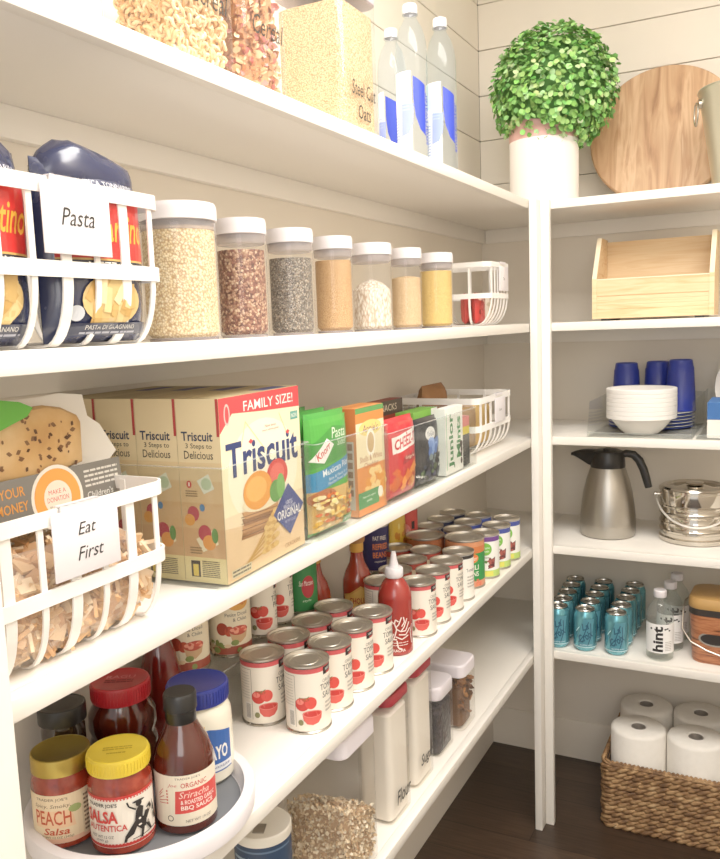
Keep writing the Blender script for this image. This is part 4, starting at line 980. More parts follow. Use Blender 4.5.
def sauce_art(word='SAUCE', r=.0375, h=.113):
    k = h / .113; it = [rect(-.115, h - .0135, .115, h - .0060, T_RED), rect(.028, h - .0200, .060, h - .0075, '#221c1b'), rect(.036, h - .0195, .058, h - .017, '#c33a38'), txt('KIRKLAND', .046, h - .0125, .024, .0042, '#efe9e2'),
          txt('ORGANIC', .043, .0835 * k, .034, .0055, '#7d756c'), txt('TOMATO', .043, .0735 * k, .044, .0100, '#33302d'), txt(word, .043, .0605 * k, .036, .0100, '#33302d'), greek(.030, .030 * k, .056, .05 * k, 3, '#b5aca0', 3),
          ell(-.010, .050 * k, .0115, .0110, '#c8362f', 20), ell(.004, .052 * k, .0095, .0100, '#d94a40', 20), ell(-.013, .054 * k, .0060, .0045, '#e77a6e', 14), ell(-.004, .058 * k, .006, .003, '#b04a34', 12), line([(-.014, .061 * k), (-.005, .0585 * k), (.002, .063 * k)], .0012, '#6f7f45'),
          ('p', [[(-.010, .034 * k), (-.0085, .024 * k), (-.003, .0175 * k), (.006, .0155 * k), (.015, .0180 * k), (.0205, .025 * k), (.022, .034 * k)]], '#d5574e'), ell(.006, .034 * k, .016, .0058, '#e07a70', 24), ell(.006, .0338 * k, .0138, .0045, '#c22f2b', 24), ell(-.013, .020 * k, .0045, .005, '#7f7d52', 10),
          line([(-.021, .012 * k), (-.021, .096 * k)], .0007, '#8d857a'), line([(-.021, .096 * k), (-.050, .096 * k)], .0007, '#8d857a'), rect(-.034, .012 * k, -.0235, .040 * k, '#f4efe6'), greek(-.045, .045 * k, -.024, .092 * k, 10, '#c9c1b4', 4, .3)] + [rect(-.0330 + .0013 * q, .014 * k, -.0330 + .0013 * q + .0007, .038 * k, '#8a837b') for q in range(7)]
    return it
A0 = math.radians(90 - 58)
SA = tin('tomato_sauce_can', 'front tomato sauce can nearest the viewer, at the shelf edge', (-.057, -1.184, ZD), A0, .0372, .112, sauce_art())
GRP1 = 'tomato sauce cans in the near block'
for x, y, da, lb in [(-.138, -1.190, 2, 'tomato sauce can behind the frontmost one, beside the turntable'), (-.059, -1.103, -1, 'tomato sauce can, second along the shelf edge in the near block'), (-.139, -1.106, 1, 'tomato sauce can, inner row, second from the turntable'),
                     (-.058, -1.023, -3, 'tomato sauce can, third along the shelf edge in the near block'), (-.139, -1.025, 0, 'tomato sauce can, inner row, third from the turntable'), (-.057, -.944, -4, 'tomato sauce can at the shelf edge, last before the red squeeze bottle'), (-.139, -.944, -2, 'tomato sauce can, inner row, last of the near block beside the hot sauce')]:
    dup(SA, (x, y, ZD), A0 + math.radians(da * 2), lb)
for x, y, da, lb in [(-.049, -.745, -8, 'tomato sauce can just beyond the red squeeze bottle'), (-.049, -.664, -9, 'tomato sauce can, second beyond the red squeeze bottle at the edge'), (-.048, -.586, -10, 'tomato sauce can, third beyond the red squeeze bottle, beside the black-topped can'),
                     (-.122, -.768, -4, 'tomato sauce can between the hot sauce and the squeeze bottle, mostly hidden')]:
    dup(SA, (x, y, ZD), A0 + math.radians(da), lb)
# cans of the far block
def band_can(label, x, y, a, band, r=.0365, h=.113):
    it = [rect(-.115, h - .018, .115, h - .006, band), ell(.0, .076, .0165, .016, '#76b844', 24), txt('simple', 0, .079, .022, .0065, '#f1f6ea', .1), txt('truth', 0, .071, .018, .0055, '#f1f6ea', .1), greek(-.012, .052, .012, .057, 1, '#9a958c', 2), rect(-.115, .006, .115, .022, '#b7d36e'), rect(-.004, .008, .020, .020, '#d9d45c'), ('p', [[(.006, .026), (.024, .030), (.026, .056), (.014, .048)]], '#5d2c2e')] + blobs(10, .008, .030, .024, .050, .0045, .004, ['#3c2226', '#7d3a36', '#a5564a'], 3) + blobs(5, -.010, .042, .004, .052, .005, .004, ['#7f9a4c', '#5f7d3a'], 4)
    return tin('bean_can', label, (x, y, ZD), math.radians(90 - 70 + a), r, h, it, '#f0eee6')
band_can('white bean can with purple band and green disc, first of three at the edge', -.046, -.325, 0, '#6a3f86')
band_can('white bean can with blue band and green disc, second of three at the edge', -.043, -.240, -2, '#3f4a94')
band_can('white bean can with blue band and green disc, last at the edge by the post', -.041, -.158, -4, '#3f4a94')
it = [txt('Tomatoes', .036, .072, .036, .008, '#4a4540'), rect(-.11, .099, .11, .107, '#2b2726'), ell(.0, .03, .010, .010, '#cf5a48', 16), greek(.02, .03, .05, .06, 4, '#b8b0a4', 2), line([(-.02, .01), (-.02, .09)], .0008, '#a9a196')]
tin('black_top_can', 'white can with a black top band between tomato sauce and the big can', (-.049, -.508, ZD), math.radians(22), .0365, .113, it, '#f0ebe0')
it = [rect(-.155, .020, .155, .088, '#2f8a44'), rect(-.155, .088, .155, .104, '#c8703f'), ell(.012, .076, .020, .012, '#e07a3c', 20), txt('Kuner', .014, .076, .030, .010, '#f4ecd8', .2), txt('CHILI', .012, .054, .040, .012, '#f4f0e2', 0, .01), txt('BEANS', .012, .038, .040, .012, '#f4f0e2', 0, .01), rect(-.155, .006, .155, .020, '#cf8a6a')] + blobs(26, -.03, .010, .040, .026, .006, .004, ['#b8412f', '#cf5a44', '#8f3226', '#d97a5a'], 5)
tin('big_bean_can', 'big green and orange can standing taller than its neighbours', (-.068, -.412, ZD), math.radians(24), .0485, .121, it, '#d08a60')
plain = [rect(-.11, .095, .11, .107, '#a9473a'), rect(-.11, .006, .11, .09, '#d9c2a0')]
BK = tin('stored_can', 'red-banded can in the second row behind the tomato sauce', (-.126, -.690, ZD), 0, .0365, .112, plain, '#d9c2a0')
for x, y, lb in [(-.126, -.605, 'can in the second row behind the third tomato sauce can'), (-.126, -.520, 'can in the second row behind the black-topped can')]:
    dup(BK, (x, y, ZD), .3, lb)
tin('big_bean_can', 'big copper-labelled can in the second row behind the tall green one', (-.168, -.420, ZD), math.radians(30), .0480, .119, [rect(-.15, .012, .15, .104, '#a8623e'), txt('BEANS', 0, .06, .05, .016, '#f2e6d2')], '#a8623e')
for x, y, bandc, lb in [(-.122, -.315, '#3f4a94', 'blue-banded can behind the purple-banded one'), (-.124, -.232, '#3f4a94', 'blue-banded can behind the middle white bean can'), (-.123, -.150, '#4a5aa0', 'blue-banded can behind the last white bean can'),
                        (-.203, -.306, '#3a3f5c', 'dark-banded can against the wall, first of three'), (-.205, -.222, '#3a3f5c', 'dark-banded can against the wall, second of three'), (-.202, -.140, '#3a3f5c', 'dark-banded can against the wall, nearest the room corner')]:
    tin('bean_can', lb, (x, y, ZD), math.radians(20), .0365, .113, [rect(-.115, .088, .115, .107, bandc), ell(0, .06, .016, .016, '#76b844', 20)], '#e9e6de')
tin('stored_can', 'copper-topped can at the back beside the refried bean can', (-.196, -.525, ZD), 0, .0365, .112, plain, '#b98a66')

# clear stepped risers behind the sauce cans
def riser(loc, w, d, h, label):
    t = thing('clear_riser', label, 'riser', loc, RZ); b = MB(); k = .0028
    b.box(-w / 2, w / 2, 0, d, h - k, h, M_CLR); b.box(-w / 2, w / 2, 0, k, 0, h - k, M_CLR)
    for sx in (-1, 1): x0, x1 = sorted((sx * w / 2, sx * (w / 2 - k))); b.box(x0, x1, k, d, 0, h - k, M_CLR)
    b.build('riser_steps', t); b = MB()
    b.strap([(-w / 2, 0, h), (w / 2, 0, h)], (0, 0, 1), .0016, .0016, MATS['polished_edge'], False); b.build('riser_edge', t)
RH = .093
riser((-.176, -1.0925, ZD), .385, .100, RH, 'clear acrylic riser behind the near tomato sauce cans')
riser((-.236, -.450, ZD), .300, .044, .060, 'clear acrylic riser against the wall behind the far cans')
zr = ZD + RH + .0005
it = [rect(-.115, .006, .115, .108, '#e9dcc0'), ell(.018, .092, .020, .012, '#e0a24a', 20), txt('Ortega', .018, .092, .030, .008, '#b8402c', .2), txt('Petite Diced', .014, .074, .040, .006, '#33302d'), txt('& Chiles', .020, .065, .026, .006, '#33302d'), ell(-.012, .050, .010, .011, '#9c3a2a', 18), ell(.0, .046, .008, .009, '#b84a34', 18), rect(-.115, .006, .115, .020, '#9c4a3a'), ('p', [[(.0, .046), (.004, .030), (.018, .024), (.030, .032), (.034, .046)]], '#c9a27a'), ell(.017, .046, .017, .008, '#b5483a', 22)] + blobs(20, .005, .043, .029, .050, .004, .003, ['#d9705a', '#c9503f', '#e89a80'], 2) + blobs(16, -.04, .008, .03, .028, .006, .005, ['#c9a27a', '#e3c9a0', '#7a8a4a', '#b5483a'], 4)
SALSA = tin('diced_tomato_can', 'cream can with a bowl of diced tomatoes, front of the riser', (-.218, -1.165, zr), math.radians(34), .0365, .112, it, '#e9dcc0')
dup(SALSA, (-.244, -1.248, zr), math.radians(30), 'cream diced tomato can behind the front one, half hidden by the shelf above')
PA = tin('tomato_paste_can', 'small tomato paste can beside the diced tomato can on the riser', (-.212, -1.076, zr), math.radians(30), .0275, .105, sauce_art('PASTE', .0275, .105))
dup(PA, (-.218, -1.010, zr), math.radians(26), 'small tomato paste can, second on the riser, before the green can')
it = [rect(-.105, .006, .105, .104, '#2f7d42'), rect(-.034, .020, -.022, .050, '#e8ede0'), ell(.022, .052, .014, .022, '#b0303a', 20), txt('San Marzano', .018, .060, .030, .010, '#f1e6dc', .25), txt('style', .018, .025, .018, .006, '#d8e8d0', .2), rect(-.105, .094, .105, .100, '#8fc09a')]
tin('green_can', 'green can with red oval on the riser beside the paste cans', (-.215, -.940, zr), math.radians(24), .0350, .112, it, '#2f7d42')
# upper row on the far riser
z2 = ZD + .0605
it = [rect(-.115, .006, .115, .106, '#2e2b5e'), txt('REFRIED', .018, .062, .040, .014, '#e8824a', 0, .02), txt('BEANS', .016, .042, .036, .014, '#e8824a', 0, .02), txt('FAT FREE', .016, .082, .034, .010, '#f0e6dc', 0, .01), txt('vegetarian', .016, .026, .030, .006, '#f0e6dc')]
tin('refried_bean_can', 'purple can with orange refried beans lettering on the far riser', (-.243, -.552, z2), math.radians(22), .0350, .112, it, '#2e2b5e')
packet('spice_packet', 'yellow upright packet between the purple can and the red can', 'packet', (-.226, -.462, z2), RZ - .1, .070, .115, .022, mat('yellow_film', '#e0b83f', .35), [rect(-.033, .008, .033, .108, '#e2b93f'), rect(-.033, .01, .033, .024, '#a8663c'), txt('Masa', 0, .017, .03, .008, '#f6eed8')] + blobs(10, -.022, .036, .022, .09, .008, .008, ['#c9802f', '#efd87a', '#b86a34'], 4), 31)
tin('red_can', 'coral red can at the end of the far riser', (-.243, -.372, z2), math.radians(22), .0330, .113, [rect(-.1, .006, .1, .106, '#d2504a'), ell(.0, .055, .016, .020, '#e3837a', 20), txt('Chili', 0, .055, .022, .010, '#f6e6dc', .2), rect(.018, .06, .028, .08, '#2a2524'), rect(-.1, .02, .1, .026, '#e3a08a')], '#d2504a')

# hot sauce and squeeze bottle
M_HOT = mat_noise('hot_sauce', [(0, '#8f2c1c'), (1, '#a83a26')], 5, rough=.15, coat=.5)
def hot_sauce(loc, rotz, label):
    t = thing('hot_sauce_bottle', label, 'bottle', loc, rotz); r = .0325
    MB().lathe([(0, .003), (r - .004, 0), (r, .004), (r, .088), (r * .97, .098), (r * .80, .116), (r * .52, .134), (r * .42, .150), (r * .40, .162)], M_HOT, 36).build('bottle_body', t)
    MB().lathe([(r * .42, .158), (r * .46, .160), (r * .46, .1775), (r * .40, .178)], mat('label_gold', '#d9a24a', .45), 28).build('neck_label', t)
    MB().lathe([(r * .44, .177), (r * .55, .180), (r * .58, .190), (r * .50, .208), (r * .2, .215), (0, .216)], mat('turned_wood', '#a9743f', .5), 28).build('wooden_cap', t)
    b = MB(); pts = [(-.040, .012), (.040, .012), (.040, .070), (.024, .074), (.0, .090), (-.024, .074), (-.040, .070)]
    it = [('p', [pts], '#d9a24a'), ('p', [[(-.036, .016), (.036, .016), (.036, .067), (.022, .071), (0, .085), (-.022, .071), (-.036, .067)]], '#e8bd62'), txt('CHOLULA', 0, .058, .050, .013, '#b8342a', 0, .02), ell(0, .034, .018, .014, '#c9803f', 18), ell(0, .034, .012, .012, '#e6c48a', 16), greek(-.03, .016, .03, .022, 1, '#8a5a2f')]
    art(b, cyl_map(r), it, M_PR, .0004); b.build('label', t)
hot_sauce((-.193, -.740, ZD), math.radians(38), 'red hot sauce bottle with gold label, nearest the red squeeze bottle')
hot_sauce((-.236, -.848, ZD), math.radians(34), 'red hot sauce bottle with gold label, farther back beside the green can')
t = thing('chili_sauce_bottle', 'red squeeze bottle with a white nozzle standing between the tomato sauce cans', 'bottle', (-.053, -.852, ZD), math.radians(28)); r = .0335
M_SRI = mat_noise('chili_sauce', [(0, '#8f2620'), (1, '#a02f27')], 6, rough=.22, coat=.4)
MB().lathe([(0, .002), (r - .003, 0), (r, .004), (r, .108), (r * .985, .116), (r * .86, .130), (r * .62, .143), (r * .46, .149), (r * .44, .153)], M_SRI, 40).build('bottle_body', t)
MB().lathe([(r * .50, .150), (r * .54, .152), (r * .54, .166), (r * .48, .169), (r * .30, .170), (r * .22, .182), (r * .12, .200), (0, .201)], M_WHP, 32).build('nozzle_cap', t)
b = MB(); WT = '#efdcd4'; it = []
bird = [[(-.010, .030), (-.004, .040), (.000, .055), (-.004, .066), (-.012, .072)], [(.0, .055), (.008, .050), (.015, .058), (.022, .074)], [(.008, .050), (.018, .050), (.027, .066)], [(.004, .044), (.018, .042), (.029, .054)], [(-.002, .040), (.010, .034), (.024, .040)], [(-.004, .066), (-.002, .074), (.004, .070)], [(-.012, .072), (-.018, .068), (-.011, .066)], [(-.008, .030), (-.012, .018), (-.018, .014)], [(.0, .032), (.002, .018), (.010, .014)], [(-.010, .050), (-.018, .046), (-.010, .042)], [(-.006, .046), (-.010, .036), (.0, .034)], [(.010, .060), (.016, .068), (.014, .078)], [(-.002, .058), (.004, .064), (.010, .078)]]
for q in bird: it.append(line(q, .0022, WT))
it += [greek(-.032, .068, -.016, .092, 3, WT, 3, .35), txt('SRIRACHA', .0, .012, .034, .0055, WT, 0, .01), greek(-.022, .020, .024, .030, 2, WT, 5, .25), line([(-.034, .022), (-.028, .044), (-.034, .060)], .0018, WT), line([(.034, .022), (.030, .044), (.036, .060)], .0018, WT)]
art(b, cyl_map(r), it, M_PR, .0004); b.build('printed_bird', t)

# ------------------------------------------------------------------ turntable and its jars
tc = (-.130, -1.492, ZD); TR = .147
t = thing('turntable', 'white rimmed round turntable holding sauce jars', 'turntable', tc)
MB().lathe([(0, .0008), (TR * .82, .0008), (TR * .84, .0055), (0, .0055)], M_WHP, 60).build('base_disc', t)
MB().lathe([(0, .0060), (TR - .004, .0060), (TR, .010), (TR + .002, .030), (TR, .0345), (TR - .006, .036), (TR - .013, .0345), (TR - .016, .016), (TR - .018, .0125), (0, .0125)], M_WHP, 72).build('tray_rim', t)
MB().lathe([(0, .0127), (TR - .019, .0127), (TR - .020, .0137), (0, .0139)], mat('grey_rubber_mat', '#6d6f72', .7), 64).build('mat', t)
zt = ZD + .0141
def lidded(t, prof, m, seg=40, nm='jar_body'): MB().lathe(prof, m, seg).build(nm, t)
M_SAL = mat_noise('salsa', [(.25, '#6d1d12'), (.5, '#93301e'), (.75, '#a8452c')], 60, rough=.12, coat=.6, detail=3)
M_BBQ = mat_noise('bbq_sauce', [(0, '#3f140c'), (1, '#571d10')], 4, rough=.1, coat=.6)
def screw_lid(t, r, z0, z1, m, ribs=True, items=None):
    b = MB(); n = 64; prof = [(r * 1.0, z0), (r * 1.005, z0 + .002), (r * 1.005, z1 - .003), (r * .985, z1 - .0006), (r * .94, z1), (r * .90, z1 - .001), (0, z1 - .001)]
    b.lathe(prof, m, 48)
    if ribs:
        for k in range(56):
            a = 2 * PI * k / 56; b.box(-.0005, .0005, -.0008, .0005, z0 + .003, z1 - .004, m, T=Matrix.Rotation(a, 4, 'Z') @ Matrix.Translation((0, -r * 1.006, 0)))
    o = b.build('screw_lid', t)
    if items: b = MB(); art(b, plane_map((0, 0, z1 - .001), (1, 0, 0), (0, 1, 0)), items, M_PR, .0003); b.build('lid_print', o)
# peach salsa
t = thing('salsa_jar', 'salsa jar with gold lid and pale peach label, at the near left', 'jar', (-.179, -1.578, zt), math.radians(33)); r = .0375
lidded(t, [(0, .003), (r - .005, 0), (r, .004), (r, .078), (r * .97, .085), (r * .88, .092), (r * .88, .1)], M_SAL)
screw_lid(t, r * .96, .093, .114, mat('gold_lid', '#b8a04f', .3, .85), False)
b = MB(); it = [rect(-.056, .010, .056, .072, '#ecd6b2'), rect(-.056, .010, .056, .016, '#e8b89a'), txt("TRADER JOE'S", -.006, .066, .040, .0045, '#5c3a24'), txt('Spicy, Smoky,', -.006, .0575, .046, .006, '#6d4a30', .2), ('p', [[(-.030, .030), (.022, .030), (.018, .052), (-.026, .052)]], '#f0c9a0'), txt('PEACH', -.006, .043, .046, .0185, '#c5502f', 0, .012), txt('Salsa', -.002, .0255, .032, .009, '#c5502f', .2, .02), txt('NET WT 12 OZ (340g)', -.004, .0175, .044, .0035, '#5c3a24'), ell(.022, .052, .008, .005, '#9cab6a', 12), rect(.031, .014, .056, .068, '#e2cfae'), greek(.033, .016, .055, .066, 9, '#77604a', 4)]
art(b, cyl_map(r), it, M_PR, .0004); b.build('label', t)
# salsa autentica
t = thing('salsa_jar', 'salsa jar with yellow lid and rider picture label, at the turntable front', 'jar', (-.104, -1.556, zt), math.radians(35)); r = .0385
lidded(t, [(0, .003), (r - .005, 0), (r, .004), (r, .080), (r * .97, .087), (r * .88, .094), (r * .88, .104)], M_SAL)
screw_lid(t, r * .97, .099, .119, mat('yellow_lid', '#e6c93a', .35), True, [greek(-.018, -.004, .018, .006, 2, '#b89a26', 3), greek(-.012, -.014, .012, -.008, 1, '#b89a26', 4)])
K = '#26211e'; RR = '#c5322c'
it = [rect(-.056, .012, .056, .076, '#eee6d8'), rect(-.056, .073, .056, .0765, RR), rect(-.056, .0125, .056, .016, RR)] + [('p', [[(-.056 + .004 * k, .0715), (-.053 + .004 * k, .0715), (-.0545 + .004 * k, .0745)]], RR) for k in range(28)] + [('p', [[(-.056 + .004 * k, .0175), (-.053 + .004 * k, .0175), (-.0545 + .004 * k, .0145)]], RR) for k in range(28)]
it += [txt("TRADER JOE'S", -.018, .066, .038, .006, K, 0, .02), txt('SALSA', -.020, .0515, .042, .0160, RR, 0, .035), txt('AUTENTICA', -.014, .0375, .050, .0080, RR, 0, .02), txt('NET WT 12 OZ', -.020, .0265, .030, .0035, K), txt('(340 g)', -.020, .0215, .016, .0035, K)]
hb = [[(.010, .022), (.014, .034), (.020, .042), (.030, .044), (.036, .040), (.034, .030), (.028, .028), (.022, .034), (.018, .026)], [(.030, .040), (.036, .052), (.042, .056), (.045, .050), (.040, .044), (.036, .038)], [(.020, .042), (.022, .054), (.026, .060), (.032, .056), (.030, .044)], [(.014, .034), (.008, .026), (.006, .018), (.009, .018), (.012, .026)], [(.034, .032), (.040, .022), (.043, .022), (.038, .036)], [(.028, .030), (.026, .018), (.029, .018), (.032, .030)], [(.046, .058), (.050, .046), (.052, .030), (.049, .030), (.047, .044)]]
it += [('p', [q], K) for q in hb] + [ell(.026, .0625, .004, .004, K, 12), ell(.026, .0655, .008, .0016, K, 14), line([(.022, .056), (.014, .062), (.012, .068)], .002, K), line([(.016, .020), (.052, .022)], .001, K)] + blobs(7, .020, .032, .046, .052, .002, .0015, ['#eee6d8', '#b5aa9a'], 3)
b = MB(); art(b, cyl_map(r), it, M_PR, .0004); b.build('label', t)
# barbecue bottle
t = thing('barbecue_sauce_bottle', 'dark barbecue sauce bottle with black cap, front right of the turntable', 'bottle', (-.057, -1.491, zt), math.radians(36)); r = .0385
lidded(t, [(0, .003), (r - .005, 0), (r, .004), (r, .084), (r * .98, .092), (r * .82, .110), (r * .60, .126), (r * .47, .138), (r * .44, .146)], M_BBQ, nm='bottle_body')
MB().lathe([(r * .47, .132), (r * .50, .134), (r * .50, .150), (r * .545, .1515), (r * .545, .170), (r * .50, .173), (r * .46, .173), (0, .172)], M_BLK, 36).build('cap', t)
it = [rect(-.048, .014, .056, .080, '#eadfc8'), txt("TRADER JOE'S", .006, .0755, .032, .0035, '#5c4a3a'), txt('ORGANIC', .014, .067, .034, .0065, '#c5453a', 0, .015), txt('Joe', -.014, .067, .012, .005, '#c5453a', .3), ('p', [[(-.012, .030), (.052, .032), (.054, .062), (-.010, .060)]], '#d0433e'), txt('Sriracha', .014, .0545, .040, .0085, '#f1cfc0', .3, .0), txt('& ROASTED GARLIC', .020, .045, .048, .0055, '#f6e6da', 0, .01), txt('BBQ SAUCE', .018, .037, .044, .0065, '#f6e6da', 0, .015), ell(-.018, .024, .004, .004, '#3a3029', 14), ell(-.018, .024, .003, .003, '#eadfc8', 12), txt('NET WT 19 OZ', .018, .020, .034, .0035, '#6d5f50')]
for k in range(5): it += [line([(-.034, .048 + .003 * k - .006), (-.024 + .004 * math.cos(k), .050 + .0045 * k - .006)], .0008, '#c5453a'), ell(-.021, .044 + .004 * k, .0012, .0012, '#c5453a', 8)]
b = MB(); art(b, cyl_map(r), it, M_PR, .0004); b.build('label', t)
# mayonnaise
t = thing('mayonnaise_jar', 'mayonnaise jar with royal blue lid at the back right of the turntable', 'jar', (-.108, -1.394, zt), math.radians(30)); r = .0455
M_MAYO = mat('mayonnaise', '#f1ead6', .25, 0, .5, .4)
lidded(t, [(0, .003), (r - .006, 0), (r, .006), (r, .085), (r * .985, .096), (r * .90, .106), (r * .80, .111), (r * .80, .116)], M_MAYO)
screw_lid(t, r * .93, .113, .138, mat('royal_blue_lid', '#28348c', .35), True)
it = [rect(-.050, .020, .056, .066, '#2f5ca8'), ('p', [[(-.050, .066), (.056, .066), (.056, .074), (.02, .084), (-.02, .082), (-.05, .072)]], '#2f5ca8'), ('p', [[(-.006, .062), (.014, .062), (.014, .090), (-.006, .090)]], '#e2b23c'), greek(-.004, .066, .012, .088, 4, '#5c4416', 4), txt('MAYO', .028, .048, .040, .020, '#f3f1ea', 0, .03), txt('REAL', -.020, .052, .022, .008, '#f3f1ea'), rect(.0, .022, .056, .032, '#e9ecf0'), txt('mayonnaise', .028, .027, .046, .006, '#2f3f80'), ell(-.030, .035, .012, .010, '#6f97cf', 16)]
b = MB(); art(b, cyl_map(r), it, M_PR, .0004); b.build('label', t)
# rear jars
t = thing('sauce_jar', 'large pasta sauce jar with a red lid in the middle of the turntable', 'jar', (-.200, -1.447, zt), math.radians(30)); r = .0465
lidded(t, [(0, .003), (r - .006, 0), (r, .006), (r, .060), (r * .93, .070), (r * .93, .074), (r, .084), (r * .98, .103), (r * .80, .119), (r * .78, .126)], M_BBQ)
screw_lid(t, r * .86, .122, .147, mat('red_lid', '#b5242b', .35), True, [txt('RAGU', 0, .008, .040, .010, '#c9666a', 0, .02), greek(-.02, -.012, .02, .0, 2, '#7d1a1f', 2)])
t = thing('black_lid_jar', 'dark jar with a wide black lid at the back left of the turntable', 'jar', (-.2270, -1.528, zt), 0); r = .0280
lidded(t, [(0, .003), (r - .006, 0), (r, .006), (r, .110), (r * .9, .118), (r * .9, .122)], mat_noise('dark_jam', [(0, '#241a14'), (1, '#33251c')], 5, rough=.12, coat=.5))
screw_lid(t, r * 1.1, .120, .142, M_BLK, False, [ell(0, 0, r * .75, r * .75, '#2c2b29', 30)])
t = thing('ketchup_bottle', 'dark red bottle half hidden under the shelf behind the turntable', 'bottle', (-.238, -1.322, ZD), 0); r = .0335
lidded(t, [(0, .003), (r - .005, 0), (r, .006), (r, .100), (r * .95, .115), (r * .7, .150), (r * .45, .175), (r * .42, .185)], mat_noise('ketchup', [(0, '#5c1512'), (1, '#74201a')], 5, rough=.12, coat=.5), nm='bottle_body')
MB().lathe([(r * .5, .180), (r * .52, .182), (r * .50, .205), (0, .206)], M_WHP, 30).build('cap', t)
# ------------------------------------------------------------------ back wall: tray with bowls, plates and cups
t = clear_bin((.272, .012, ZC), .268, .375, .095, 'clear tray holding white bowls, plates and blue cups', 0, .012)
M_BOWL = mat('white_foam', '#f0ebe4', .5); M_BLUE = mat('cobalt_plastic', '#2a3a9c', .35); M_BLUE2 = mat('cobalt_plate', '#3c4fae', .35)
zb = ZC + .0027; bc = (.266, .106)
def bowl(z, label, name='bowl'):
    b = MB(); r = .0915
    P = [(0, .0005), (.044, 0), (.047, .002), (.060, .014), (.076, .034), (.0835, .046), (.0845, .0475), (r - .001, .0428), (r + .0012, .0436), (r + .0014, .0530), (r, .0545), (.083, .0542), (.0805, .050), (.0725, .036), (.0565, .017), (.045, .006), (0, .006)]
    b.lathe(P, M_BOWL, 56); o = b.build(name, None, (bc[0], bc[1], z)); tag(o, label, 'bowl', 'white bowls nested on the tray'); return o
for k in range(7):
    lb = ['bottom white bowl of the nested stack on the tray', 'second white bowl from the bottom of the nested stack', 'third white bowl from the bottom of the nested stack', 'middle white bowl of the nested stack', 'third white bowl from the top of the nested stack', 'second white bowl from the top of the nested stack', 'top white bowl of the nested stack on the tray'][k]
    bowl(zb + .0118 * k, lb)
for k in range(10):
    b = MB(); r = .119; P = [(0, 0), (.078, 0), (.084, .0012), (r, .0040), (r + .0006, .0048), (r, .0054), (.084, .0026), (.078, .0014), (0, .0014)]
    m_ = M_BLUE2 if k % 2 == 0 else M_BOWL  # every other plate white, painting the highlights between blue plates
    b.lathe(P, m_, 56); o = b.build('plate', None, (.270, .268, zb + .0046 * k))
    n = ['bottom', 'second', 'third', 'fourth', 'fifth', 'sixth', 'seventh', 'eighth', 'ninth', 'top'][k]
    tag(o, '%s plate%s of the stack behind the bowls, %s' % (n, '' if k in (0, 9) else ' from the bottom', 'blue' if k % 2 == 0 else 'white'), 'plate', 'plates stacked behind the bowls')
zc = zb + .0046 * 9 + .0060
def cup(x, y, z, label, h):
    b = MB(); r0, r1 = .042, .0315
    b.lathe([(r0 - .002, .0005), (r0 + .0012, 0), (r0 + .0012, .004), (r0, .005), (r1 + .004, h - .022), (r1 + .002, h - .018), (r1, h - .002), (r1 - .003, h), (r1 - .005, h - .002), (0, h - .002)], M_BLUE, 44)
    o = b.build('cup', None, (x, y, z)); tag(o, label, 'cup', 'blue cups upside down behind the bowls')
cup(.196, .292, zc, 'blue upside-down cup, leftmost of the three', .137); cup(.2815, .318, zc, 'blue upside-down cup, middle of the three and farthest back', .139); cup(.351, .262, zc, 'blue upside-down cup, rightmost of the three', .146)
clear_bin((.560, .012, ZC), .290, .340, .105, 'clear tray at the right edge holding napkins', 0, .012)
M_NAPB = mat('blue_napkin', '#3f6fae', .8); M_NAPW = mat('white_napkin', '#f2ede4', .8)
def napkins(z0, n, m, label):
    b = MB()
    for k in range(n): b.box(-.080, .080, 0, .160, .0022 * k, .0022 * k + .0019, m, .0006, seg=1)
    b.box(-.079, .079, .001, .159, .0, .0022 * n - .0009, m)
    o = b.build('napkin_stack', None, (.520, .030, z0)); tag(o, label, 'napkins')
napkins(ZC + .0027, 22, M_NAPW, 'stack of white napkins at the right edge, under the blue ones'); napkins(ZC + .0027 + .0488, 20, M_NAPB, 'stack of blue napkins lying on the white napkins')
b = MB(); r = .115; Tm = Matrix.Rotation(math.radians(80), 4, 'X')
b.lathe([(0, 0), (.07, 0), (.08, .004), (r, .014), (r + .0008, .0155), (r, .0165), (.078, .0065), (.07, .0025), (0, .0025)], M_BOWL, 56, Matrix.Translation((0, 0, r)) @ Tm)
o = b.build('plate', None, (.560, .235, ZC + .0035)); tag(o, 'round white plate standing on edge behind the napkins', 'plate')

# ------------------------------------------------------------------ carafe and ice bucket
t = thing('thermal_carafe', 'brushed steel thermal carafe with black spout lid and handle', 'carafe', (.162, .182, ZD), math.radians(0))
def brushed():
    q = NT('brushed_carafe'); q.b.inputs['Base Color'].default_value = col4('#b4afa6'); q.b.inputs['Metallic'].default_value = 1; q.b.inputs['Roughness'].default_value = .34
    n = q.new('ShaderNodeTexNoise'); n.inputs['Scale'].default_value = 40; q.link(q.coord((1, 1, 40)), n.inputs['Vector']); q.bump(n.outputs['Fac'], .08, .001)
    return q.m
MB().lathe([(0, .002), (.070, 0), (.0765, .003), (.0785, .010), (.0785, .040), (.0780, .060), (.0745, .095), (.0690, .130), (.0610, .165), (.0530, .190), (.0485, .202)], brushed(), 56).build('flask', t)
MB().lathe([(.0789, .036), (.0792, .037), (.0790, .0385)], M_STEEL, 56).build('base_band', t)
b = MB(); b.lathe([(.0480, .200), (.0495, .204), (.0485, .222), (.0470, .236), (.044, .248), (.030, .253), (0, .253)], M_BLK, 48)
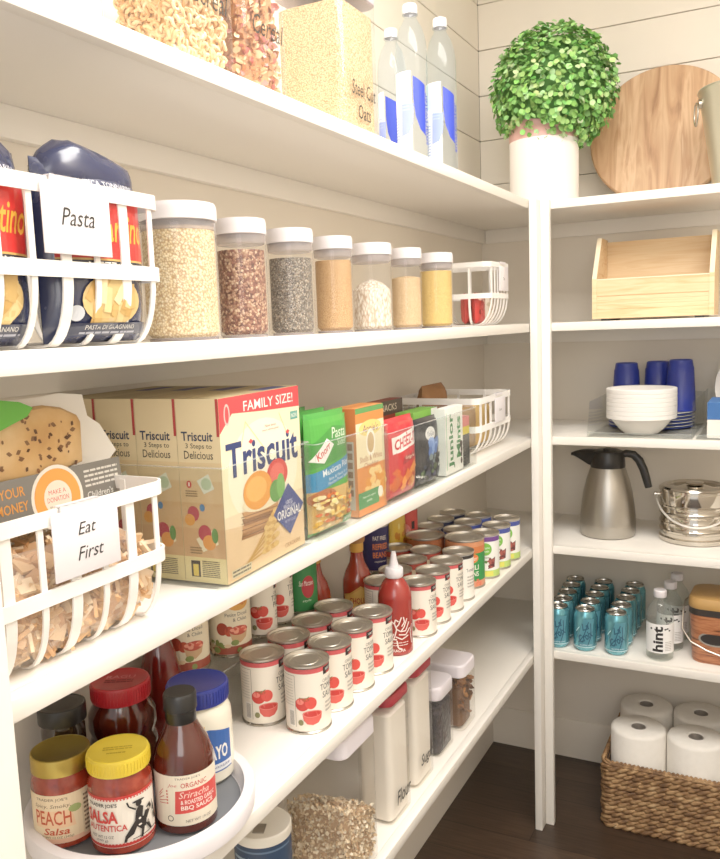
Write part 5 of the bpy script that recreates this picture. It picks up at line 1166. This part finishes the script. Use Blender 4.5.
# spout reaching left
sp = []
for x, hw, z0, z1 in [(-.030, .036, .202, .250), (-.052, .028, .205, .251), (-.074, .020, .217, .250), (-.094, .012, .228, .245), (-.106, .006, .233, .239)]:
    sp.append([(x, -hw, z1 - .006), (x, -hw * .7, z0 + .004), (x, 0, z0), (x, hw * .7, z0 + .004), (x, hw, z1 - .006), (x, hw * .6, z1), (x, 0, z1 + .001), (x, -hw * .6, z1)])
b.loft(sp, M_BLK); b.build('spout_lid', t)
b = MB(); hp = [(.030, 0, .236), (.052, 0, .243), (.072, 0, .240), (.088, 0, .224), (.100, 0, .198), (.108, 0, .170), (.114, 0, .146)]
hw = [.020, .019, .018, .017, .017, .017, .016]; ht = [.020, .022, .024, .025, .024, .023, .020]; rings = []
for i, p in enumerate(hp):
    a = Vector(hp[max(0, i - 1)]); c = Vector(hp[min(len(hp) - 1, i + 1)]); tg = (c - a).normalized(); nn = Vector((-tg.z, 0, tg.x))
    rings.append([tuple(Vector(p) + nn * ht[i] / 2 * math.cos(q) + Vector((0, 1, 0)) * hw[i] / 2 * math.sin(q)) for q in [2 * PI * k / 14 for k in range(14)]])
b.loft(rings, M_BLK); b.build('handle', t)
b = MB(); b.box(-.008, .008, -.030, .006, .2532, .258, M_BLK, .002); b.build('thumb_button', t)

t = thing('ice_bucket', 'polished ribbed steel ice bucket with lid and bail handle', 'ice bucket', (.398, .205, ZD)); r = .0950
P = [(0, .002), (r - .004, 0), (r + .001, .003), (r + .001, .014)]
for k, z in enumerate((.018, .040, .066, .088)): P += [(r - .004, z), (r - .004, z + .009), (r + .0005, z + .012), (r + .0005, z + .017), (r - .002, z + .019)]
P += [(r - .002, .110), (r - .001, .114), (r - .001, .142), (r + .0015, .144), (r + .0015, .150), (r - .003, .151)]
MB().lathe(P, M_CHROME, 64).build('bucket_body', t)
MB().lathe([(r - .0025, .150), (r - .006, .156), (r * .80, .158), (r * .74, .152), (r * .5, .150), (r * .3, .156), (0, .158)], M_CHROME, 64).build('lid', t)
b = MB(); b.lathe([(.014, .1545), (.015, .158), (.024, .160), (.024, .163), (.016, .166), (0, .1665)], M_CHROME, 28); b.build('lid_knob', t)
for a in (math.radians(188), math.radians(8)):
    b = MB(); d = Vector((math.cos(a), math.sin(a), 0)); b.lathe([(.004, r - .004), (.004, r + .006), (.0065, r + .007), (.0065, r + .013), (.003, r + .015), (0, r + .015)], M_CHROME, 18, Matrix.Translation((0, 0, .128)) @ Matrix.Rotation(a, 4, 'Z') @ Matrix.Rotation(PI / 2, 4, 'Y')); b.build('pivot_knob', t)
b = MB(); a0 = math.radians(188); e = Vector((math.cos(a0), math.sin(a0), 0)); f = Vector((e.y, -e.x, 0)); f = -f if f.y > 0 else f
pts = []
for k in range(33):
    q = PI * k / 32; c_ = math.cos(q); s_ = math.sin(q); rr_ = r + .008
    p = e * rr_ * c_ + f * (s_ ** .8) * (rr_ * math.sqrt(max(0, 1 - c_ * c_)) / max(s_, 1e-6) if s_ > 1e-6 else rr_) * 1.0 if False else e * rr_ * c_ + f * rr_ * s_
    pts.append((p.x, p.y, .128 - .072 * s_))
b.tube(pts, .0030, mat('bright_wire', '#eeeae2', .35, .6), 10); b.build('bail_handle', t)

# ------------------------------------------------------------------ soda cans, water bottles and picnic tin
M_TEAL = mat_noise('teal_foil', [(0, '#4a8fa0'), (.5, '#67aab8'), (1, '#86c3cc')], 5, (1, 1, .4), .22, spec=.6); M_TEAL.node_tree.nodes['Principled BSDF'].inputs['Metallic'].default_value = .65
M_ALU = mat('aluminium', '#c2c0ba', .25, 1.0)
def soda(loc, rotz, label, proto=[None]):
    if proto[0]: return dup(proto[0], loc, rotz, label)
    t = thing('soda_can', label, 'can', loc, rotz, 'teal soda cans'); proto[0] = t; r = .0325; h = .122
    MB().lathe([(0, .006), (.018, .006), (.0225, 0), (.0245, .001), (.0300, .009), (r, .014), (r, .100), (r * .985, .104), (.0275, .1155), (.0268, .117)], M_TEAL, 40).build('can_body', t)
    MB().lathe([(.0268, .1165), (.0275, .118), (.0275, .1205), (.0262, .122), (.0250, .1205), (.0240, .1165), (.0225, .1155), (0, .1155)], M_ALU, 40).build('can_top', t)
    b = MB()
    b.tube([(.009 * math.cos(q), -.004 + .0065 * math.sin(q), .1168) for q in [2 * PI * k / 16 for k in range(16)]], .0011, M_ALU, 6, True); b.box(-.005, .005, -.004, .010, .1160, .1172, M_ALU, .0004); b.build('pull_tab', t)
    DK = '#1f4a63'; it = [('p', [[(-.022, .016), (.024, .016), (.020, .060), (.026, .098), (-.006, .098), (-.020, .050)]], '#4f8b9b'), txt('La', -.002, .076, .020, .020, DK, .3, .02, .35), txt('Croix', .0, .048, .044, .024, DK, .3, .03, .55), line([(-.020, .028), (-.004, .052), (.008, .090)], .0028, DK), line([(.006, .022), (.016, .050), (.014, .086)], .0024, DK), line([(-.028, .060), (-.018, .074)], .002, '#bfe6ee'), line([(-.030, .040), (-.022, .058)], .0018, '#2f7a94'), txt('sparkling water', .002, .022, .036, .0045, '#d9f0f4'), rect(-.1, .0145, .1, .0165, '#c9e6ea')]
    art(b := MB(), cyl_map(r), it, M_PRG, .0003); b.build('can_print', t)
    return t
for ci, (x0, y0, cn) in enumerate([(.046, .050, 'left'), (.1235, .052, 'middle'), (.2085, .054, 'right')]):
    for k in range(5):
        rn = ['front', 'second from the front', 'middle', 'second from the back', 'rearmost'][k]
        soda((x0 + .004 * k * (ci - 1) * .6 + rnd.uniform(-.001, .001), y0 + .0675 * k, ZE), math.radians(14) + rnd.uniform(-.25, .25) * (k > 0), 'teal soda can in the %s column, %s' % (cn, rn if k in (0, 2, 4) else rn))
M_PET = mat_clear('clear_pet', '#f4f6f4', 1.4, .04, .06, '#f0f2f0')
def hint_bottle(loc, rotz, label, proto=[None]):
    if proto[0]: return dup(proto[0], loc, rotz, label)
    t = thing('flavored_water_bottle', label, 'bottle', loc, rotz, 'clear flavoured water bottles'); proto[0] = t; r = .0365
    MB().lathe([(0, .008), (r * .5, .006), (r * .80, 0), (r * .97, .006), (r, .014), (r * .97, .028), (r, .034), (r * .99, .098), (r, .116), (r * .96, .132), (r * .80, .148), (r * .56, .160), (r * .42, .167), (r * .40, .174), (r * .48, .1745), (r * .48, .177), (r * .38, .178)], M_PET, 36).build('bottle_body', t)
    MB().lathe([(r * .44, .176), (r * .47, .178), (r * .47, .194), (r * .42, .1965), (0, .1965)], M_WHP, 28).build('cap', t)
    b = MB(); it = [rect(-.050, .026, .050, .108, '#f3f1ee'), txt('hint', -.006, .066, .072, .028, '#1f1c1b', 0, .035, PI / 2), greek(.014, .032, .034, .060, 6, '#b5b0aa', 2)] + [ell(.014 + .006 * k, .094 + (.0035 if k % 2 else 0) - .002 * k, .0034, .0024, '#1f1c1b', 12) for k in range(3)] + [ell(-.024, .094, .003, .003, '#1f1c1b', 12)]
    art(b, cyl_map(r), it, M_PR, .0003); b.build('label', t)
    return t
hint_bottle((.325, .062, ZE), math.radians(8), 'clear flavoured water bottle, front of its row')
hint_bottle((.342, .146, ZE), math.radians(4), 'clear flavoured water bottle, second in its row'); hint_bottle((.350, .232, ZE), math.radians(4), 'clear flavoured water bottle, rearmost in its row')
t = thing('picnic_tin', 'wicker-printed picnic tin with tan lid and wire handles', 'tin', (.492, .052, ZE), math.radians(-3)); W, D_, H = .195, .150, .185
def wick():
    q = NT('basket_print'); n = q.new('ShaderNodeTexNoise'); n.inputs['Scale'].default_value = 10; n.inputs['Detail'].default_value = 5; n.inputs['Distortion'].default_value = .6
    q.link(q.coord((2, 2, 12)), n.inputs['Vector']); q.link(q.ramp(n.outputs['Fac'], [(.3, '#4d2a1c'), (.45, '#a5623f'), (.6, '#bd7c54'), (.75, '#7d472e')]), q.b.inputs['Base Color']); q.b.inputs['Roughness'].default_value = .35; return q.m
b = MB(); b.loft([ring(rrect(W - .022, D_ - .022, .030, 8, 0, D_ / 2), 0), ring(rrect(W - .018, D_ - .018, .032, 8, 0, D_ / 2), .004), ring(rrect(W - .004, D_ - .004, .036, 8, 0, D_ / 2), H - .045)], wick()); b.build('tin_body', t)
M_BLT = mat('black_tin', '#332d2a', .35)
b = MB(); b.loft([ring(rrect(W - .003, D_ - .003, .036, 8, 0, D_ / 2), H - .050), ring(rrect(W - .001, D_ - .001, .037, 8, 0, D_ / 2), H - .049), ring(rrect(W - .001, D_ - .001, .037, 8, 0, D_ / 2), H - .030), ring(rrect(W - .003, D_ - .003, .037, 8, 0, D_ / 2), H - .029)], M_BLT); b.build('dark_band', t)
M_LIDW = mat_noise('tan_lid_print', [(0, '#a97a42'), (.5, '#bf9356'), (1, '#c9a066')], 3, (1, 6, 1), .35)
b = MB(); b.loft([ring(rrect(W + .001, D_ + .001, .038, 8, 0, D_ / 2), H - .031), ring(rrect(W + .003, D_ + .003, .039, 8, 0, D_ / 2), H - .029), ring(rrect(W + .003, D_ + .003, .039, 8, 0, D_ / 2), H - .012), ring(rrect(W - .004, D_ - .004, .037, 8, 0, D_ / 2), H - .003), ring(rrect(W - .022, D_ - .022, .032, 8, 0, D_ / 2), H)], M_LIDW); b.build('lid', t)
b = MB(); art(b, plane_map((-.028, .0052, .072), (1, 0, .0), (0, 0, 1)), [ell(0, 0, .040, .020, '#8f8a80', 30), ell(0, 0, .035, .0155, '#2c2826', 30)], M_PRG); b.build('oval_plate', t)
b = MB(); xs = -W / 2 - .006; b.tube([(xs + .004, D_ / 2, H - .022), (xs - .006, .050, H - .026), (xs - .007, .018, H - .050), (xs - .004, -.006, H - .090), (xs + .018, -.014, .066), (xs + .060, -.018, .048), (-.01, -.020, .040), (.05, -.018, .048), (W / 2 - .012, -.014, .066), (W / 2 + .010, -.006, H - .09), (W / 2 + .013, .02, H - .05), (W / 2 + .010, .05, H - .026), (W / 2 + .002, D_ / 2, H - .022)], .0022, M_STEEL, 10); b.build('wire_handle', t)
b = MB(); b.lathe([(0, -.002), (.006, -.002), (.006, .006), (0, .007)], M_STEEL, 16, Matrix.Translation((xs + .008, D_ / 2, H - .022)) @ Matrix.Rotation(-PI / 2, 4, 'Y')); b.build('handle_pivot', t)

# ------------------------------------------------------------------ seagrass basket of paper rolls on the floor
M_SEA = mat_noise('seagrass', [(.25, '#4e3420'), (.45, '#7d5a38'), (.6, '#a47f55'), (.8, '#c4a67c')], 38, (1, 1, 1), .7, bump=.5, detail=3)
M_SEAD = mat('dark_seagrass', '#2e1d12', .8)
t = thing('seagrass_basket', 'woven brown seagrass basket on the floor full of paper rolls', 'basket', (.168, .034, 0)); BW, BD, BH = .500, .348, .197
b = MB(); pr_ = []
b.loft([ring(rrect(BW - .016, BD - .016, .022, 5, BW / 2, BD / 2), .004), ring(rrect(BW - .012, BD - .012, .022, 5, BW / 2, BD / 2), BH - .006), ring(rrect(BW - .026, BD - .026, .020, 5, BW / 2, BD / 2), BH - .006), ring(rrect(BW - .026, BD - .026, .020, 5, BW / 2, BD / 2), .010)], M_SEAD); b.build('core', t)
def along(P, step):
    out = []; n = len(P)
    for i in range(n):
        a = Vector(P[i]); c = Vector(P[(i + 1) % n]); L = (c - a).length; k = max(1, int(L / step))
        for j in range(k): out.append(a + (c - a) * j / k)
    return out
rows_ = 11; rh = (BH - .006) / rows_; b = MB()
for k in range(rows_):
    z = rh * (k + .5) + .001; P = along(rrect(BW - .004, BD - .004, .026, 4, BW / 2, BD / 2), .0055); n = len(P); turns = round(n * .0055 / .048)
    for s in (0, 1):
        pts = []; rad = []
        for i, p in enumerate(P):
            a = 2 * PI * turns * i / n + PI * s + k * 2.1; nx = P[(i + 1) % n] - P[i - 1]; nrm = Vector((nx.y, -nx.x)).normalized()
            q = p + nrm * (.0040 * math.cos(a) - .003); pts.append((q.x, q.y, z + .0050 * math.sin(a) + .0012 * noise.noise(Vector((i * .21, k * 3.3, s)))))
            rad.append(.0064 + .0010 * noise.noise(Vector((i * .37, k * 2.1, s * 5))))
        b.tube(pts, rad, M_SEA, 6, True)
b.build('woven_sides', t, angle=70)
b = MB(); P = along(rrect(BW - .010, BD - .010, .024, 4, BW / 2, BD / 2), .005); n = len(P)
for s in range(3):
    b.tube([(p.x + .004 * math.cos(2 * PI * i / 7 + s * 2.1), p.y + .004 * math.sin(2 * PI * i / 7 + s * 2.1) * .6, BH + .001 + .0045 * math.sin(2 * PI * i / 7 + s * 2.1)) for i, p in enumerate(P)], .0038, M_SEA, 6, True)
b.build('braided_rim', t, angle=70)
M_TISSUE = mat_noise('paper_towel', [(0, '#e9e2d6'), (1, '#f4eee4')], 60, rough=.9, bump=.25)
M_TUBE = mat('grey_card_tube', '#8f867c', .8)
def roll(x, y, label, R=.0775, H=.272):
    tt = thing('paper_roll', label, 'paper roll', (x, y, .011), rnd.uniform(0, 3), 'paper rolls in the seagrass basket')
    MB().lathe([(.020, .002), (R - .004, 0), (R, .004), (R, H - .010), (R - .003, H - .004), (R - .010, H), (.024, H - .001), (.0205, H - .004), (.0200, .004)], M_TISSUE, 48).build('paper', tt)
    MB().lathe([(.0198, .003), (.0198, H - .003), (.0180, H - .003), (.0180, .003)], M_TUBE, 32).build('card_tube', tt)
    b = MB(); b.lathe([(0, .02), (.0178, .02)], M_TUBE, 24)
roll(.260, .127, 'paper roll at the front left of the basket'); roll(.4165, .127, 'paper roll at the front, second from the left'); roll(.573, .127, 'paper roll at the front, third and cut by the picture edge')
roll(.260, .2835, 'paper roll in the back row, left'); roll(.4165, .2835, 'paper roll in the back row, second from the left'); roll(.573, .2835, 'paper roll in the back row, third from the left')
